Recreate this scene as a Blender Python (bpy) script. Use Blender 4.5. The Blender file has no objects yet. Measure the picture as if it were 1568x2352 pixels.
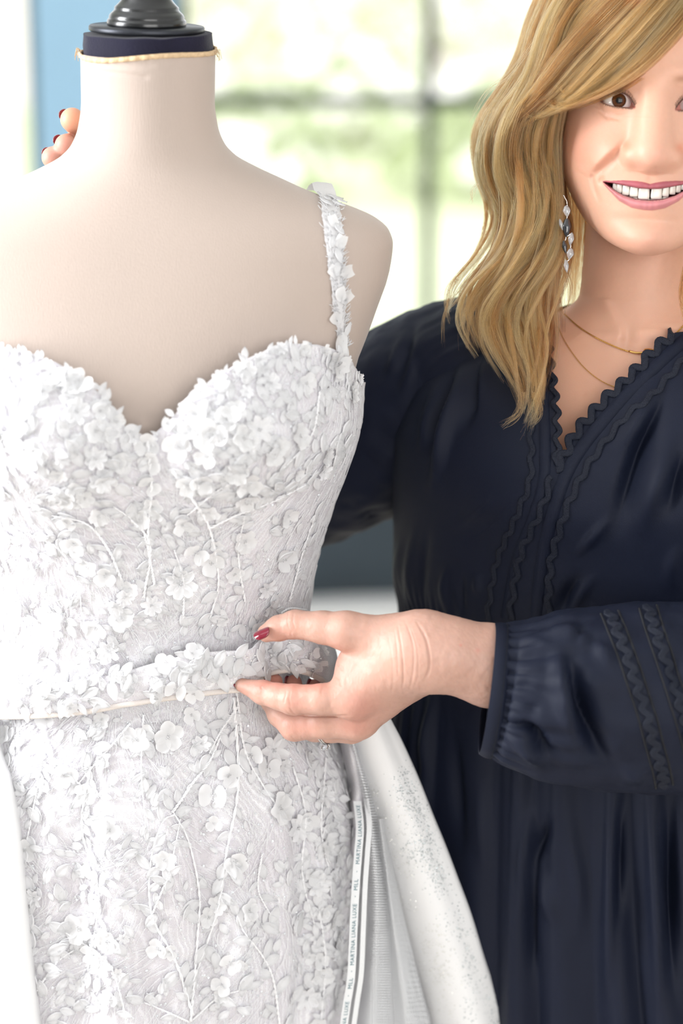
import bpy, bmesh, math, random
import numpy as np
from mathutils import Vector, Matrix
from mathutils.bvhtree import BVHTree

C = bpy.context.scene.collection
SC = bpy.context.scene
random.seed(7)
RNG = np.random.default_rng(11)
PI = math.pi

# ------------------------------------------------------------------ camera
IMW, IMH = 1568.0, 2352.0
LENS, SENS, DIST = 85.0, 36.0, 1.85
PITCH = math.radians(16.0)
FPX = LENS / SENS * IMH
AIM = np.array([0.0, 0.0, 1.1])
FWD = np.array([0.0, math.cos(PITCH), -math.sin(PITCH)])
UP = np.array([0.0, math.sin(PITCH), math.cos(PITCH)])
RIGHT = np.array([1.0, 0.0, 0.0])
CAM = AIM - FWD * DIST
cam = bpy.data.cameras.new('camera')
cam.lens = LENS
cam.sensor_fit = 'VERTICAL'
cam.sensor_height = SENS
cam.sensor_width = 24.0
cam.clip_start = 0.05
cam.dof.use_dof = True
cam.dof.focus_distance = DIST - 0.008
cam.dof.aperture_fstop = 2.6
cam_o = bpy.data.objects.new('camera', cam)
C.objects.link(cam_o)
cam_o.location = CAM
cam_o.rotation_euler = (PI / 2 - PITCH, 0, 0)
SC.camera = cam_o

# ------------------------------------------------------------------ sky, lamps, exposure
world = bpy.data.worlds.new('sky')
SC.world = world
world.use_nodes = True
bg = world.node_tree.nodes['Background']
bg.inputs[0].default_value = (0.955, 0.98, 1.0, 1)
bg.inputs[1].default_value = 1.9

def area_light(name, loc, target, sx, sy, watts, color=(1, 1, 1)):
    l = bpy.data.lights.new(name, 'AREA')
    l.shape = 'RECTANGLE'
    l.size, l.size_y = sx, sy
    l.energy = watts
    l.color = color
    o = bpy.data.objects.new(name, l)
    C.objects.link(o)
    o.location = loc
    d = Vector(target) - Vector(loc)
    o.rotation_euler = d.to_track_quat('-Z', 'Y').to_euler()
    return o

# daylight through the tall windows of the left wall; an added fill lamp behind the photographer
area_light('daylight_left_window', (-2.1, -0.32, 1.75), (0.0, 0.0, 1.15), 1.0, 1.7, 104, (0.97, 0.985, 1.0))
area_light('fill_behind_camera', (1.0, -3.6, 1.9), (0.3, 0.0, 1.2), 2.6, 2.0, 74, (1.0, 0.985, 0.965))
sun = bpy.data.lights.new('sun', 'SUN')
sun.energy = 3.0
sun.angle = math.radians(1.0)
sun.color = (1.0, 0.97, 0.9)
sun_o = bpy.data.objects.new('sun', sun)
C.objects.link(sun_o)
sun_o.rotation_euler = (math.radians(38), 0, math.radians(-18))

SC.view_settings.view_transform = 'Standard'
SC.view_settings.look = 'None'
SC.view_settings.gamma = 1
SC.view_settings.use_curve_mapping = False
SC.view_settings.exposure = 0.0
try:
    SC.cycles.use_denoising = True
    SC.cycles.use_adaptive_sampling = True
    SC.cycles.adaptive_threshold = 0.02
    SC.cycles.max_bounces = 7
    SC.cycles.diffuse_bounces = 3
    SC.cycles.glossy_bounces = 3
    SC.cycles.transparent_max_bounces = 12
    SC.cycles.sample_clamp_indirect = 6.0
except Exception:
    pass

# ------------------------------------------------------------------ numeric helpers
def ray_dir(px, py):
    v = FWD * FPX + RIGHT * (px - IMW / 2) - UP * (py - IMH / 2)
    return v / np.linalg.norm(v)

def W(px, py, y):
    """point on the sight line of a photo pixel at world depth y"""
    d = ray_dir(px, py)
    return CAM + d * ((y - CAM[1]) / d[1])

def D(px, py, d):
    """point on the sight line of a photo pixel at depth d past the focus plane"""
    k = (DIST + d) / FPX
    return CAM + FWD * (DIST + d) + RIGHT * (px - IMW / 2) * k - UP * (py - IMH / 2) * k

def proj(P):
    P = np.asarray(P, float) - CAM
    z = P @ FWD
    return IMW / 2 + FPX * (P @ RIGHT) / z, IMH / 2 - FPX * (P @ UP) / z

def pchip(x, y, xq):
    x = np.asarray(x, float); y = np.asarray(y, float); xq = np.asarray(xq, float)
    two = y.ndim == 2
    if not two: y = y[:, None]
    h = np.diff(x)[:, None]
    dl = np.diff(y, axis=0) / h
    m = np.zeros_like(y)
    if len(x) > 2:
        w1 = 2 * h[1:] + h[:-1]; w2 = h[1:] + 2 * h[:-1]
        s = dl[:-1] * dl[1:]
        with np.errstate(divide='ignore', invalid='ignore'):
            mm = (w1 + w2) / (w1 / dl[:-1] + w2 / dl[1:])
        m[1:-1] = np.where(s > 0, mm, 0)
    m[0] = dl[0]; m[-1] = dl[-1]
    sh = xq.shape
    q = np.clip(xq.ravel(), x[0], x[-1])
    i = np.clip(np.searchsorted(x, q) - 1, 0, len(x) - 2)
    hh = h[i]; t = ((q - x[i])[:, None]) / hh
    r = (y[i] * (2 * t**3 - 3 * t**2 + 1) + m[i] * hh * (t**3 - 2 * t**2 + t)
         + y[i + 1] * (-2 * t**3 + 3 * t**2) + m[i + 1] * hh * (t**3 - t**2))
    return r.reshape(sh + (y.shape[1],)) if two else r[:, 0].reshape(sh)

def catmull(P, n, closed=False):
    """n points along a smooth curve through P, even in arc length"""
    P = np.asarray(P, float)
    if closed:
        Q = np.vstack([P[-1], P, P[0], P[1]])
    else:
        Q = np.vstack([2 * P[0] - P[1], P, 2 * P[-1] - P[-2]])
    out = []
    m = 16
    for i in range(1, len(Q) - 2):
        p0, p1, p2, p3 = Q[i - 1:i + 3]
        t = (np.arange(m) / m)[:, None]
        out.append(0.5 * (2 * p1 + (p2 - p0) * t + (2 * p0 - 5 * p1 + 4 * p2 - p3) * t**2 + (3 * p1 - p0 - 3 * p2 + p3) * t**3))
    out.append(Q[-2][None])
    A = np.vstack(out)
    s = np.r_[0, np.cumsum(np.linalg.norm(np.diff(A[:, :min(3, A.shape[1])], axis=0), axis=1))]
    q = np.linspace(0, s[-1], n + (1 if closed else 0))
    R = np.stack([np.interp(q, s, A[:, k]) for k in range(A.shape[1])], 1)
    return R[:-1] if closed else R

def sstep(a, b, x):
    t = np.clip((x - a) / (b - a), 0, 1)
    return t * t * (3 - 2 * t)

def smax(a, b, k):
    h = np.clip(0.5 + 0.5 * (a - b) / k, 0, 1)
    return b * (1 - h) + a * h + k * h * (1 - h)

def norm(v, axis=-1):
    return v / np.maximum(np.linalg.norm(v, axis=axis, keepdims=True), 1e-12)

def seg_dist(P, A):
    """distance of 2-D points P (N,2) to polyline A (M,2); also the signed side and the arc fraction"""
    P = np.asarray(P, float); A = np.asarray(A, float)
    best = np.full(len(P), 1e9); side = np.zeros(len(P)); arc = np.zeros(len(P))
    L = np.r_[0, np.cumsum(np.linalg.norm(np.diff(A, axis=0), axis=1))]
    for i in range(len(A) - 1):
        d = A[i + 1] - A[i]; l2 = max(d @ d, 1e-18)
        t = np.clip(((P - A[i]) @ d) / l2, 0, 1)
        v = P - (A[i] + t[:, None] * d)
        r = np.hypot(v[:, 0], v[:, 1])
        c = d[0] * v[:, 1] - d[1] * v[:, 0]
        up = r < best
        best = np.where(up, r, best); side = np.where(up, np.sign(c), side)
        arc = np.where(up, (L[i] + t * math.sqrt(l2)) / L[-1], arc)
    return best, side, arc

def in_poly(P, A):
    P = np.asarray(P, float); A = np.asarray(A, float)
    r = np.zeros(len(P), bool); j = len(A) - 1
    for i in range(len(A)):
        c = (A[i, 1] > P[:, 1]) != (A[j, 1] > P[:, 1])
        with np.errstate(divide='ignore', invalid='ignore'):
            xx = (A[j, 0] - A[i, 0]) * (P[:, 1] - A[i, 1]) / (A[j, 1] - A[i, 1]) + A[i, 0]
        r ^= c & (P[:, 0] < xx); j = i
    return r

_hash = np.random.default_rng(3).random((64, 64, 64))
def vnoise(P, scale):
    """smooth value noise in [-1,1] at points P (N,3)"""
    Q = np.asarray(P, float) * scale
    i = np.floor(Q).astype(int); f = Q - i; f = f * f * (3 - 2 * f)
    r = 0
    for a in (0, 1):
        for b in (0, 1):
            for c in (0, 1):
                w = (f[..., 0] if a else 1 - f[..., 0]) * (f[..., 1] if b else 1 - f[..., 1]) * (f[..., 2] if c else 1 - f[..., 2])
                r = r + w * _hash[(i[..., 0] + a) % 64, (i[..., 1] + b) % 64, (i[..., 2] + c) % 64]
    return r * 2 - 1

# ------------------------------------------------------------------ mesh helpers
def mk(name, V, F, m=None, parent=None, smooth=True, col=None):
    """one mesh object from arrays; F is an (n,3|4) array or a list of such arrays"""
    V = np.asarray(V, np.float32)
    Fs = [np.asarray(f, np.int32) for f in (F if isinstance(F, list) else [F]) if len(f)]
    me = bpy.data.meshes.new(name)
    me.vertices.add(len(V)); me.vertices.foreach_set('co', V.ravel())
    nl = sum(f.size for f in Fs); npoly = sum(len(f) for f in Fs)
    me.loops.add(nl); me.polygons.add(npoly)
    me.loops.foreach_set('vertex_index', np.concatenate([f.ravel() for f in Fs]))
    cnt = np.concatenate([np.full(len(f), f.shape[1]) for f in Fs])
    me.polygons.foreach_set('loop_start', np.r_[0, np.cumsum(cnt)[:-1]].astype(np.int32))
    me.update(calc_edges=True); me.validate()
    if smooth: me.polygons.foreach_set('use_smooth', np.ones(len(me.polygons), bool))
    if col is not None:
        a = me.color_attributes.new('Col', 'FLOAT_COLOR', 'POINT')
        c4 = np.ones((len(V), 4), np.float32); c4[:, :3] = col
        a.data.foreach_set('color', c4.ravel())
    if m is not None: me.materials.append(m)
    return link(name, me, parent)

def link(name, data, parent=None):
    o = bpy.data.objects.new(name, data)
    C.objects.link(o)
    if parent is not None: o.parent = parent
    return o

def empty(name, loc=(0, 0, 0)):
    o = bpy.data.objects.new(name, None)
    C.objects.link(o); o.empty_display_size = 0.05
    o.location = loc
    return o

def child_of(o, parent):
    """parents o and keeps its coordinates in the world"""
    o.parent = parent
    o.matrix_parent_inverse = Matrix.Translation(parent.location).inverted()
    return o

def tag(o, label, cat, group=None, kind=None):
    o['label'] = label; o['category'] = cat
    if group: o['group'] = group
    if kind: o['kind'] = kind
    return o

def gridF(nu, nv, wrap=False):
    """quads of an nu x nv vertex grid (index i*nv+j); wrap joins the last column to the first"""
    i = np.arange(nu - 1)[:, None]; j = np.arange(nv if wrap else nv - 1)[None]
    j2 = (j + 1) % nv
    f = np.stack([i * nv + j, i * nv + j2, (i + 1) * nv + j2, (i + 1) * nv + j], -1)
    return f.reshape(-1, 4)

class Acc:
    """collects pieces of one mesh"""
    def __init__(s): s.V = []; s.F = {3: [], 4: []}; s.n = 0
    def add(s, V, F):
        V = np.asarray(V, float)
        for f in (F if isinstance(F, list) else [F]):
            f = np.asarray(f)
            if len(f): s.F[f.shape[1]].append(f + s.n)
        s.V.append(V); s.n += len(V)
    def build(s, name, m, parent=None, smooth=True):
        return mk(name, np.vstack(s.V), [np.vstack(v) for v in s.F.values() if v], m, parent, smooth)

def frames(P):
    P = np.asarray(P, float)
    T = norm(np.gradient(P, axis=0))
    N = np.zeros_like(P)
    a = np.array([0, 0, 1.0]) if abs(T[0, 2]) < 0.9 else np.array([1.0, 0, 0])
    N[0] = norm(a - T[0] * (a @ T[0]))
    for i in range(1, len(P)):
        v = N[i - 1] - T[i] * (N[i - 1] @ T[i]); N[i] = norm(v)
    return T, N, np.cross(T, N)

def tubeVF(P, r, k=8, cap=True):
    P = np.asarray(P, float); n = len(P)
    r = np.broadcast_to(np.asarray(r, float), (n,))
    T, N, B = frames(P)
    a = np.arange(k) / k * 2 * PI
    V = P[:, None] + (np.cos(a)[None, :, None] * N[:, None] + np.sin(a)[None, :, None] * B[:, None]) * r[:, None, None]
    V = V.reshape(-1, 3); F = [gridF(n, k, True)]
    if cap:
        V = np.vstack([V, P[0], P[-1]]); b = n * k; j = np.arange(k)
        F.append(np.stack([np.full(k, b), (j + 1) % k, j], 1))
        F.append(np.stack([np.full(k, b + 1), (n - 1) * k + j, (n - 1) * k + (j + 1) % k], 1))
    return V, F

def latheVF(prof, k=48):
    """profile [(r,z)...] about z"""
    prof = np.asarray(prof, float); a = np.arange(k) / k * 2 * PI
    V = np.stack([prof[:, 0, None] * np.cos(a), prof[:, 0, None] * np.sin(a), np.broadcast_to(prof[:, 1, None], (len(prof), k))], -1)
    return V.reshape(-1, 3), gridF(len(prof), k, True)

def boxVF(lo, hi, bev=0.0):
    bm = bmesh.new(); bmesh.ops.create_cube(bm, size=1)
    lo = Vector(lo); hi = Vector(hi)
    for v in bm.verts:
        v.co = Vector(((lo[i] + hi[i]) / 2 + v.co[i] * (hi[i] - lo[i])) for i in range(3))
    if bev: bmesh.ops.bevel(bm, geom=bm.edges[:], offset=bev, segments=3, profile=0.7, affect='EDGES')
    return bm

def box(name, lo, hi, m, parent=None, bev=0.0):
    bm = boxVF(lo, hi, bev)
    me = bpy.data.meshes.new(name); bm.to_mesh(me); bm.free()
    me.materials.append(m)
    return link(name, me, parent)

def structure(o):
    o['kind'] = 'structure'; return o

# ------------------------------------------------------------------ materials
def mat(name, color, rough=0.6, metal=0.0, bump=0.0, bscale=300.0, vary=0.0, vscale=40.0, sheen=0.0, sss=0.0, sssr=(0.01, 0.004, 0.002),
        spec=0.5, trans=0.0, vcol=False, coat=0.0, stretch=(1, 1, 1)):
    m = bpy.data.materials.new(name); m.use_nodes = True
    nt = m.node_tree; N = nt.nodes; L = nt.links
    b = N['Principled BSDF']
    b.inputs['Base Color'].default_value = (*color, 1)
    b.inputs['Roughness'].default_value = rough
    b.inputs['Metallic'].default_value = metal
    b.inputs['Specular IOR Level'].default_value = spec
    if sheen:
        b.inputs['Sheen Weight'].default_value = sheen; b.inputs['Sheen Roughness'].default_value = 0.4
    if sss:
        b.inputs['Subsurface Weight'].default_value = sss; b.inputs['Subsurface Radius'].default_value = sssr
        b.inputs['Subsurface Scale'].default_value = 1.0
    if coat:
        b.inputs['Coat Weight'].default_value = coat; b.inputs['Coat Roughness'].default_value = 0.08
    if trans: b.inputs['Transmission Weight'].default_value = trans
    tc = N.new('ShaderNodeTexCoord'); mp = N.new('ShaderNodeMapping'); mp.inputs['Scale'].default_value = stretch
    L.new(tc.outputs['Object'], mp.inputs['Vector'])
    src = None
    if vcol:
        at = N.new('ShaderNodeVertexColor'); at.layer_name = 'Col'; src = at.outputs['Color']
        L.new(src, b.inputs['Base Color'])
    if vary:
        nz = N.new('ShaderNodeTexNoise'); nz.inputs['Scale'].default_value = vscale; nz.inputs['Detail'].default_value = 4
        L.new(mp.outputs['Vector'], nz.inputs['Vector'])
        mr = N.new('ShaderNodeMapRange'); mr.inputs['To Min'].default_value = 1 - vary; mr.inputs['To Max'].default_value = 1 + vary
        L.new(nz.outputs['Fac'], mr.inputs['Value'])
        mx = N.new('ShaderNodeMix'); mx.data_type = 'RGBA'; mx.blend_type = 'MULTIPLY'; mx.inputs['Factor'].default_value = 1
        if src: L.new(src, mx.inputs['A'])
        else: mx.inputs['A'].default_value = (*color, 1)
        L.new(mr.outputs['Result'], mx.inputs['B'])
        L.new(mx.outputs['Result'], b.inputs['Base Color'])
    if bump:
        nb = N.new('ShaderNodeTexNoise'); nb.inputs['Scale'].default_value = bscale; nb.inputs['Detail'].default_value = 3
        L.new(mp.outputs['Vector'], nb.inputs['Vector'])
        bp = N.new('ShaderNodeBump'); bp.inputs['Strength'].default_value = bump; bp.inputs['Distance'].default_value = 0.001
        L.new(nb.outputs['Fac'], bp.inputs['Height']); L.new(bp.outputs['Normal'], b.inputs['Normal'])
    return m

def srgb(r, g, b):
    return tuple(((c / 255 + 0.055) / 1.055) ** 2.4 if c / 255 > 0.04045 else c / 255 / 12.92 for c in (r, g, b))
# ------------------------------------------------------------------ the room
m_wall = mat('pale_wall_paint', srgb(236, 238, 240), 0.8)
m_pier = mat('pale_blue_paint', srgb(160, 199, 226), 0.75, vary=0.04, vscale=6)
m_floor = mat('pale_floorboards', srgb(214, 206, 196), 0.5, vary=0.08, vscale=8, stretch=(1, 8, 1))
m_frame = mat('dark_window_steel', srgb(40, 52, 50), 0.5)
m_lawn = mat('sunlit_lawn', srgb(212, 220, 184), 0.9, vary=0.10, vscale=1.2)
m_drive = mat('pale_gravel', srgb(232, 226, 214), 0.9, vary=0.08, vscale=2.0)
WY = 3.40
def wx(px, y=WY): return float(W(px, 300, y)[0])
x_a, x_b = wx(88), wx(405)
ztop, zsill = 2.5, 0.06
box_s = lambda *a, **k: structure(box(*a, **k))
box_s('floor', (-3.2, -5.0, -0.06), (3.2, WY + 0.15, 0), m_floor)
box_s('ceiling', (-3.2, -5.0, 2.8), (3.2, WY + 0.15, 2.9), m_wall)
box_s('wall_right', (3.0, -5.0, 0), (3.15, WY, 2.8), m_wall)
box_s('wall_left', (-3.15, -5.0, 0), (-3.0, WY, 2.8), m_wall)
box_s('wall_front', (-3.0, -5.1, 0), (3.0, -5.0, 2.8), m_wall)
wb = box_s('wall_back', (-3.0, WY, ztop), (3.0, WY + 0.12, 2.8), m_wall)
box('wall_below_sill', (-3.0, WY, 0), (3.0, WY + 0.12, zsill), m_wall, wb)
box('pier', (x_a, WY - 0.03, zsill), (x_b, WY + 0.12, ztop), m_pier, wb, 0.006)
m_glass = bpy.data.materials.new('window_glass'); m_glass.use_nodes = True
_n = m_glass.node_tree; _n.nodes.remove(_n.nodes['Principled BSDF'])
_t = _n.nodes.new('ShaderNodeBsdfTransparent'); _g = _n.nodes.new('ShaderNodeBsdfGlossy'); _mx = _n.nodes.new('ShaderNodeMixShader')
_g.inputs['Roughness'].default_value = 0.02; _mx.inputs[0].default_value = 0.06
_n.links.new(_t.outputs[0], _mx.inputs[1]); _n.links.new(_g.outputs[0], _mx.inputs[2])
_n.links.new(_mx.outputs[0], _n.nodes['Material Output'].inputs['Surface'])
x_m = wx(986); z_m = float(W(986, 238, WY)[2])
step = x_m - x_b
def window(name, x0, x1, xs, zs):
    o = box_s(name, (x0, WY + 0.02, ztop - 0.05), (x1, WY + 0.08, ztop), m_frame)
    box('bottom_rail', (x0, WY + 0.02, zsill), (x1, WY + 0.08, zsill + 0.05), m_frame, o)
    for x in (x0 + 0.012, x1 - 0.012): box('stile', (x - 0.012, WY + 0.02, zsill + 0.05), (x + 0.012, WY + 0.08, ztop - 0.05), m_frame, o)
    for x in xs: box('mullion', (x - 0.0135, WY + 0.025, zsill + 0.05), (x + 0.0135, WY + 0.075, ztop - 0.05), m_frame, o)
    for z in zs: box('glazing_bar', (x0 + 0.024, WY + 0.03, z - 0.012), (x1 - 0.024, WY + 0.07, z + 0.012), m_frame, o)
    X = [x0 + 0.02] + list(xs) + [x1 - 0.02]; Z = [zsill + 0.05] + list(zs) + [ztop - 0.05]
    for i in range(len(X) - 1):
        for j in range(len(Z) - 1):
            box('pane', (X[i] + 0.01, WY + 0.047, Z[j] + 0.01), (X[i + 1] - 0.01, WY + 0.053, Z[j + 1] - 0.01), m_glass, o)
    return o
window('window_1', x_b, x_b + 4 * step, [x_b + step * k for k in (1, 2, 3)], [z_m, z_m + 0.75])
window('window_2', x_a - 1.3, x_a, [x_a - 0.65], [z_m + 0.75])
# outside
lawn = structure(mk('lawn', [(-25, WY + 0.2, -0.12), (25, WY + 0.2, -0.12), (25, 13.5, -0.12), (-25, 13.5, -0.12)], np.array([[0, 1, 2, 3]]), m_lawn))
drive = structure(mk('driveway', [(-60, 13.5, -0.13), (60, 13.5, -0.13), (60, 120, -0.13), (-60, 120, -0.13)], np.array([[0, 1, 2, 3]]), m_drive))

m_leafy = mat('pale_shrub_leaf', srgb(200, 211, 172), 0.6, vary=0.2, vscale=3)
m_light_spot = mat('white_light_spot', srgb(255, 253, 250), 0.6)  # white cups added on the shrubs to blur into bright discs of light
m_twig = mat('shrub_twig', srgb(120, 100, 80), 0.9)
def shrub(cx, cy, r, h, label, nleaf=900, nspot=34):
    rt = empty('light_spot_shrub', (cx, cy, -0.12)); tag(rt, label, 'shrub', None)
    def ball(n, rr):
        v = norm(RNG.normal(size=(n, 3))); v[:, 2] = np.abs(v[:, 2])
        v *= (rr * (0.75 + 0.25 * RNG.random((n, 1))))
        v[:, 2] *= h / r
        return v + np.array([0, 0, 0.08])
    P = ball(nleaf, r); s = 0.05
    a = norm(RNG.normal(size=(nleaf, 3))); b = norm(np.cross(a, RNG.normal(size=(nleaf, 3))))
    V = np.stack([P - a * s, P + b * s * 0.45, P + a * s, P - b * s * 0.45], 1).reshape(-1, 3)
    f = mk('foliage', V, np.arange(nleaf * 4).reshape(-1, 4), m_leafy, rt, False); f['kind'] = 'stuff'
    for p in ball(nspot, r * 1.02):
        V, F = latheVF([(0.001, 0.0), (0.03, 0.006), (0.052, 0.03), (0.045, 0.038), (0.001, 0.02)], 10)
        d = Vector(p).to_track_quat('Z', 'X').to_matrix()
        mk('light_spot', V @ np.array(d).T * (0.9 + 1.1 * random.random()) + p, F, m_light_spot, rt)
    ac = Acc()
    for k in range(7):
        e = P[k * 7]; ac.add(*tubeVF(np.linspace((0, 0, 0), e * 0.95, 6), np.linspace(0.012, 0.004, 6), 5))
    ac.build('stem', m_twig, rt)
def ground_xy(px, py, z=-0.12):
    d = ray_dir(px, py); t = (z - CAM[2]) / d[2]; p = CAM + d * t
    return p[0], p[1]
for (px, py, r, h, lab) in [
        (560, 450, 0.5, 0.5, 'pale green shrub with added white light spots behind the mannequin shoulder, on the lawn'),
        (800, 330, 0.6, 0.5, 'pale green shrub with added white light spots on the lawn, left of the mullion'),
        (1120, 440, 0.55, 0.5, 'pale blossoming shrub on the lawn half behind the woman\'s hair'),
        (720, 200, 0.75, 0.6, 'far shrub with added white light spots beside the driveway, above the mannequin shoulder'),
        (1010, 130, 0.85, 0.6, 'far shrub with added white light spots beside the driveway, near the top of the mullion'),
        (470, 100, 0.75, 0.55, 'far shrub with added white light spots beside the driveway, nearest the mannequin neck')]:
    gx, gy = ground_xy(px, py)
    shrub(gx, gy, r, h, lab)

# white upholstered bench with a charcoal cushion, out of focus behind the two figures
m_bench = mat('white_bouclé'.replace('é', 'e'), srgb(244, 243, 240), 0.85, bump=0.3, bscale=120)
m_cush = mat('charcoal_velvet', srgb(34, 46, 54), 0.7, sheen=0.08, vary=0.35, vscale=9, bump=0.2, bscale=90)
m_wood = mat('dark_bench_leg', srgb(60, 45, 35), 0.5)
by = 1.75
zb = float(W(800, 1398, by + .10)[2])
bx0, bx1 = float(W(500, 1372, by)[0]), float(W(500, 1372, by)[0]) + 1.5
bench = empty('bench', ((bx0 + bx1) / 2, by + 0.28, 0)); tag(bench, 'white upholstered bench behind the dress and the woman, under a charcoal cushion', 'bench')
child_of(box('seat', (bx0, by - 0.1, zb - 0.14), (bx1, by + 0.5, zb), m_bench, None, 0.035), bench)
child_of(box('seat_frame', (bx0 + 0.02, by - 0.08, zb - 0.2), (bx1 - 0.02, by + 0.48, zb - 0.14), m_bench, None, 0.006), bench)
for lx in (bx0 + 0.08, bx1 - 0.08):
    for ly in (by - 0.02, by + 0.42):
        V, F = latheVF([(0.001, 0), (0.014, 0), (0.022, zb - 0.2), (0.001, zb - 0.2)], 12)
        child_of(mk('leg', V + np.array([lx, ly, 0]), F, m_wood), bench)
def cushion(cx, cy, z, w, h, d):
    u = np.linspace(-1, 1, 31); U, V_ = np.meshgrid(u, u, indexing='ij')
    prof = np.sqrt(np.clip(1 - np.abs(U)**3.0, 0, 1) * np.clip(1 - np.abs(V_)**3.0, 0, 1))
    pinch = 1 - 0.07 * (U**2 * (1 - V_**2) + V_**2 * (1 - U**2))
    out = Acc()
    for s in (-1, 1):
        P = np.stack([U * w / 2 * (1 - 0.05 * (1 - V_**2)), s * d / 2 * prof, V_ * h / 2 * (1 - 0.06 * (1 - U**2))], -1).reshape(-1, 3)
        P[:, 1] += 0.006 * vnoise(P, 14)
        F = gridF(31, 31); out.add(P, F if s > 0 else F[:, ::-1])
    o = out.build('cushion', m_cush)
    o.location = (cx, cy, z); o.rotation_euler = (math.radians(-24), 0, math.radians(6))
    return o
cpos = W(770, 1285, by + 0.12)
zc_top = float(W(800, 1205, by + 0.1)[2])
cu = cushion(float(cpos[0]), by + 0.16, zb + 0.125, 0.42, 0.25, 0.12)
tag(cu, 'charcoal velvet cushion leaning on the white bench, between dress and woman', 'cushion')
# ------------------------------------------------------------------ dress form
FY = 0.05; FX = 340.0
def tab(rows):
    """rows (py, half width px, depth front, depth back, exponent) -> columns over world z"""
    out = []
    for (py, hw, df, db, n) in rows:
        c = W(FX, py, FY); e = W(FX + hw, py, FY)
        out.append((c[2], e[0] - c[0], df, db, n, c[0]))
    out.sort()
    return np.array(out)
T_FORM = tab([(60, 154, .051, .051, 2), (100, 155, .051, .051, 2), (170, 154, .051, .051, 2), (230, 153, .052, .052, 2), (290, 160, .054, .053, 2), (330, 175, .056, .055, 2.05),
              (360, 202, .058, .058, 2.1), (390, 255, .0615, .06, 2.13), (415, 310, .0645, .062, 2.16), (440, 364, .0678, .064, 2.2), (465, 428, .0712, .067, 2.23),
              (485, 484, .0740, .07, 2.26), (505, 526, .0768, .072, 2.29), (530, 553, .0802, .075, 2.32), (560, 562, .0840, .078, 2.35), (620, 554, .0912, .084, 2.36),
              (700, 527, .1000, .09, 2.34), (770, 502, .107, .094, 2.3), (835, 478, .113, .096, 2.25), (1000, 455, .118, .097, 2.2), (1250, 388, .1, .09, 2.15),
              (1480, 350, .088, .085, 2.1), (1750, 430, .108, .12, 2.1), (2000, 450, .115, .13, 2.1), (2200, 445, .115, .13, 2.1)])
T_DRESS = tab([(700, 500, .110, .098, 2.3), (835, 486, .119, .1, 2.25), (870, 490, .12, .1, 2.25), (940, 487, .121, .1, 2.25), (1010, 473, .12, .1, 2.2), (1080, 449, .116, .098, 2.2),
               (1160, 419, .11, .096, 2.2), (1250, 393, .104, .093, 2.15), (1320, 376, .099, .091, 2.15), (1400, 364, .095, .089, 2.1), (1480, 358, .093, .088, 2.1),
               (1540, 361, .094, .09, 2.1), (1600, 380, .098, .096, 2.1), (1660, 408, .104, .106, 2.1), (1750, 452, .112, .122, 2.1), (1880, 474, .119, .134, 2.1),
               (2050, 476, .123, .138, 2.1), (2200, 466, .126, .14, 2.1), (2352, 452, .129, .142, 2.1), (2700, 430, .14, .15, 2.1), (3300, 500, .2, .2, 2.1), (4200, 900, .36, .36, 2.05)])
def ring(T, th, z):
    r = pchip(T[:, 0], T[:, 1:], z)
    hw, df, db, n, cx = [r[..., k] for k in range(5)]
    s, c = np.sin(th), np.cos(th)
    x = cx + hw * np.sign(s) * np.abs(s) ** (2 / n)
    y = FY - np.where(c > 0, df, db) * np.sign(c) * np.abs(c) ** (2 / n)
    return np.stack([x, y, np.broadcast_to(z, x.shape)], -1)
BUST = []
for s in (-1, 1):
    p = W(FX + s * 240, 985, FY - 0.12)
    BUST.append((p[0], p[2] - 0.004))
def dress_pt(th, z, off=0.0):
    P = ring(T_DRESS, th, z)
    fr = np.clip(np.cos(th), 0, 1) ** 0.5
    d = 0
    for (bx, bz) in BUST:
        rx = (P[..., 0] - bx) / 0.058; rz = (P[..., 2] - bz)
        rz = np.where(rz > 0, rz / 0.062, rz / 0.052)
        d = d + 0.034 * np.exp(-(rx**2 + rz**2) * 0.9)
    mid = np.exp(-((P[..., 0] - (BUST[0][0] + BUST[1][0]) / 2) / 0.016)**2) * np.exp(-((P[..., 2] - BUST[0][1] + 0.0) / 0.05)**2)
    P[..., 1] -= fr * (d - 0.006 * mid)
    # soft vertical drapes of the skirt
    k = sstep(0.97, 0.8, P[..., 2])
    fold = 0.0035 * np.sin(th * 11 + 1.5) + 0.0025 * np.sin(th * 23 + P[..., 2] * 5)
    N = np.stack([np.sin(th), -np.cos(th), 0 * th], -1)
    P = P + N * (fold * k + off)[..., None]
    return P
def dress_frame(th, z, off=0.0):
    e = 1e-3
    P = dress_pt(th, z, off)
    a = dress_pt(th + e, z, off) - dress_pt(th - e, z, off)
    b = dress_pt(th, z + e * 0.2, off) - dress_pt(th, z - e * 0.2, off)
    return P, norm(np.cross(a, b))
def jersey():
    m = mat('beige_jersey', srgb(190, 174, 164), 0.85, sheen=0.25, vary=0.015, vscale=20)
    nt = m.node_tree; N = nt.nodes; L = nt.links; b = N['Principled BSDF']
    tc = N.new('ShaderNodeTexCoord')
    mp = N.new('ShaderNodeMapping'); mp.inputs['Scale'].default_value = (1, 1, 0.05)
    wv = N.new('ShaderNodeTexNoise'); wv.inputs['Scale'].default_value = 1100; wv.inputs['Detail'].default_value = 1
    L.new(tc.outputs['Object'], mp.inputs['Vector']); L.new(mp.outputs['Vector'], wv.inputs['Vector'])
    bp = N.new('ShaderNodeBump'); bp.inputs['Strength'].default_value = 0.25; bp.inputs['Distance'].default_value = 0.0006
    L.new(wv.outputs['Fac'], bp.inputs['Height']); L.new(bp.outputs['Normal'], b.inputs['Normal'])
    return m
m_jersey = jersey()
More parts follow.
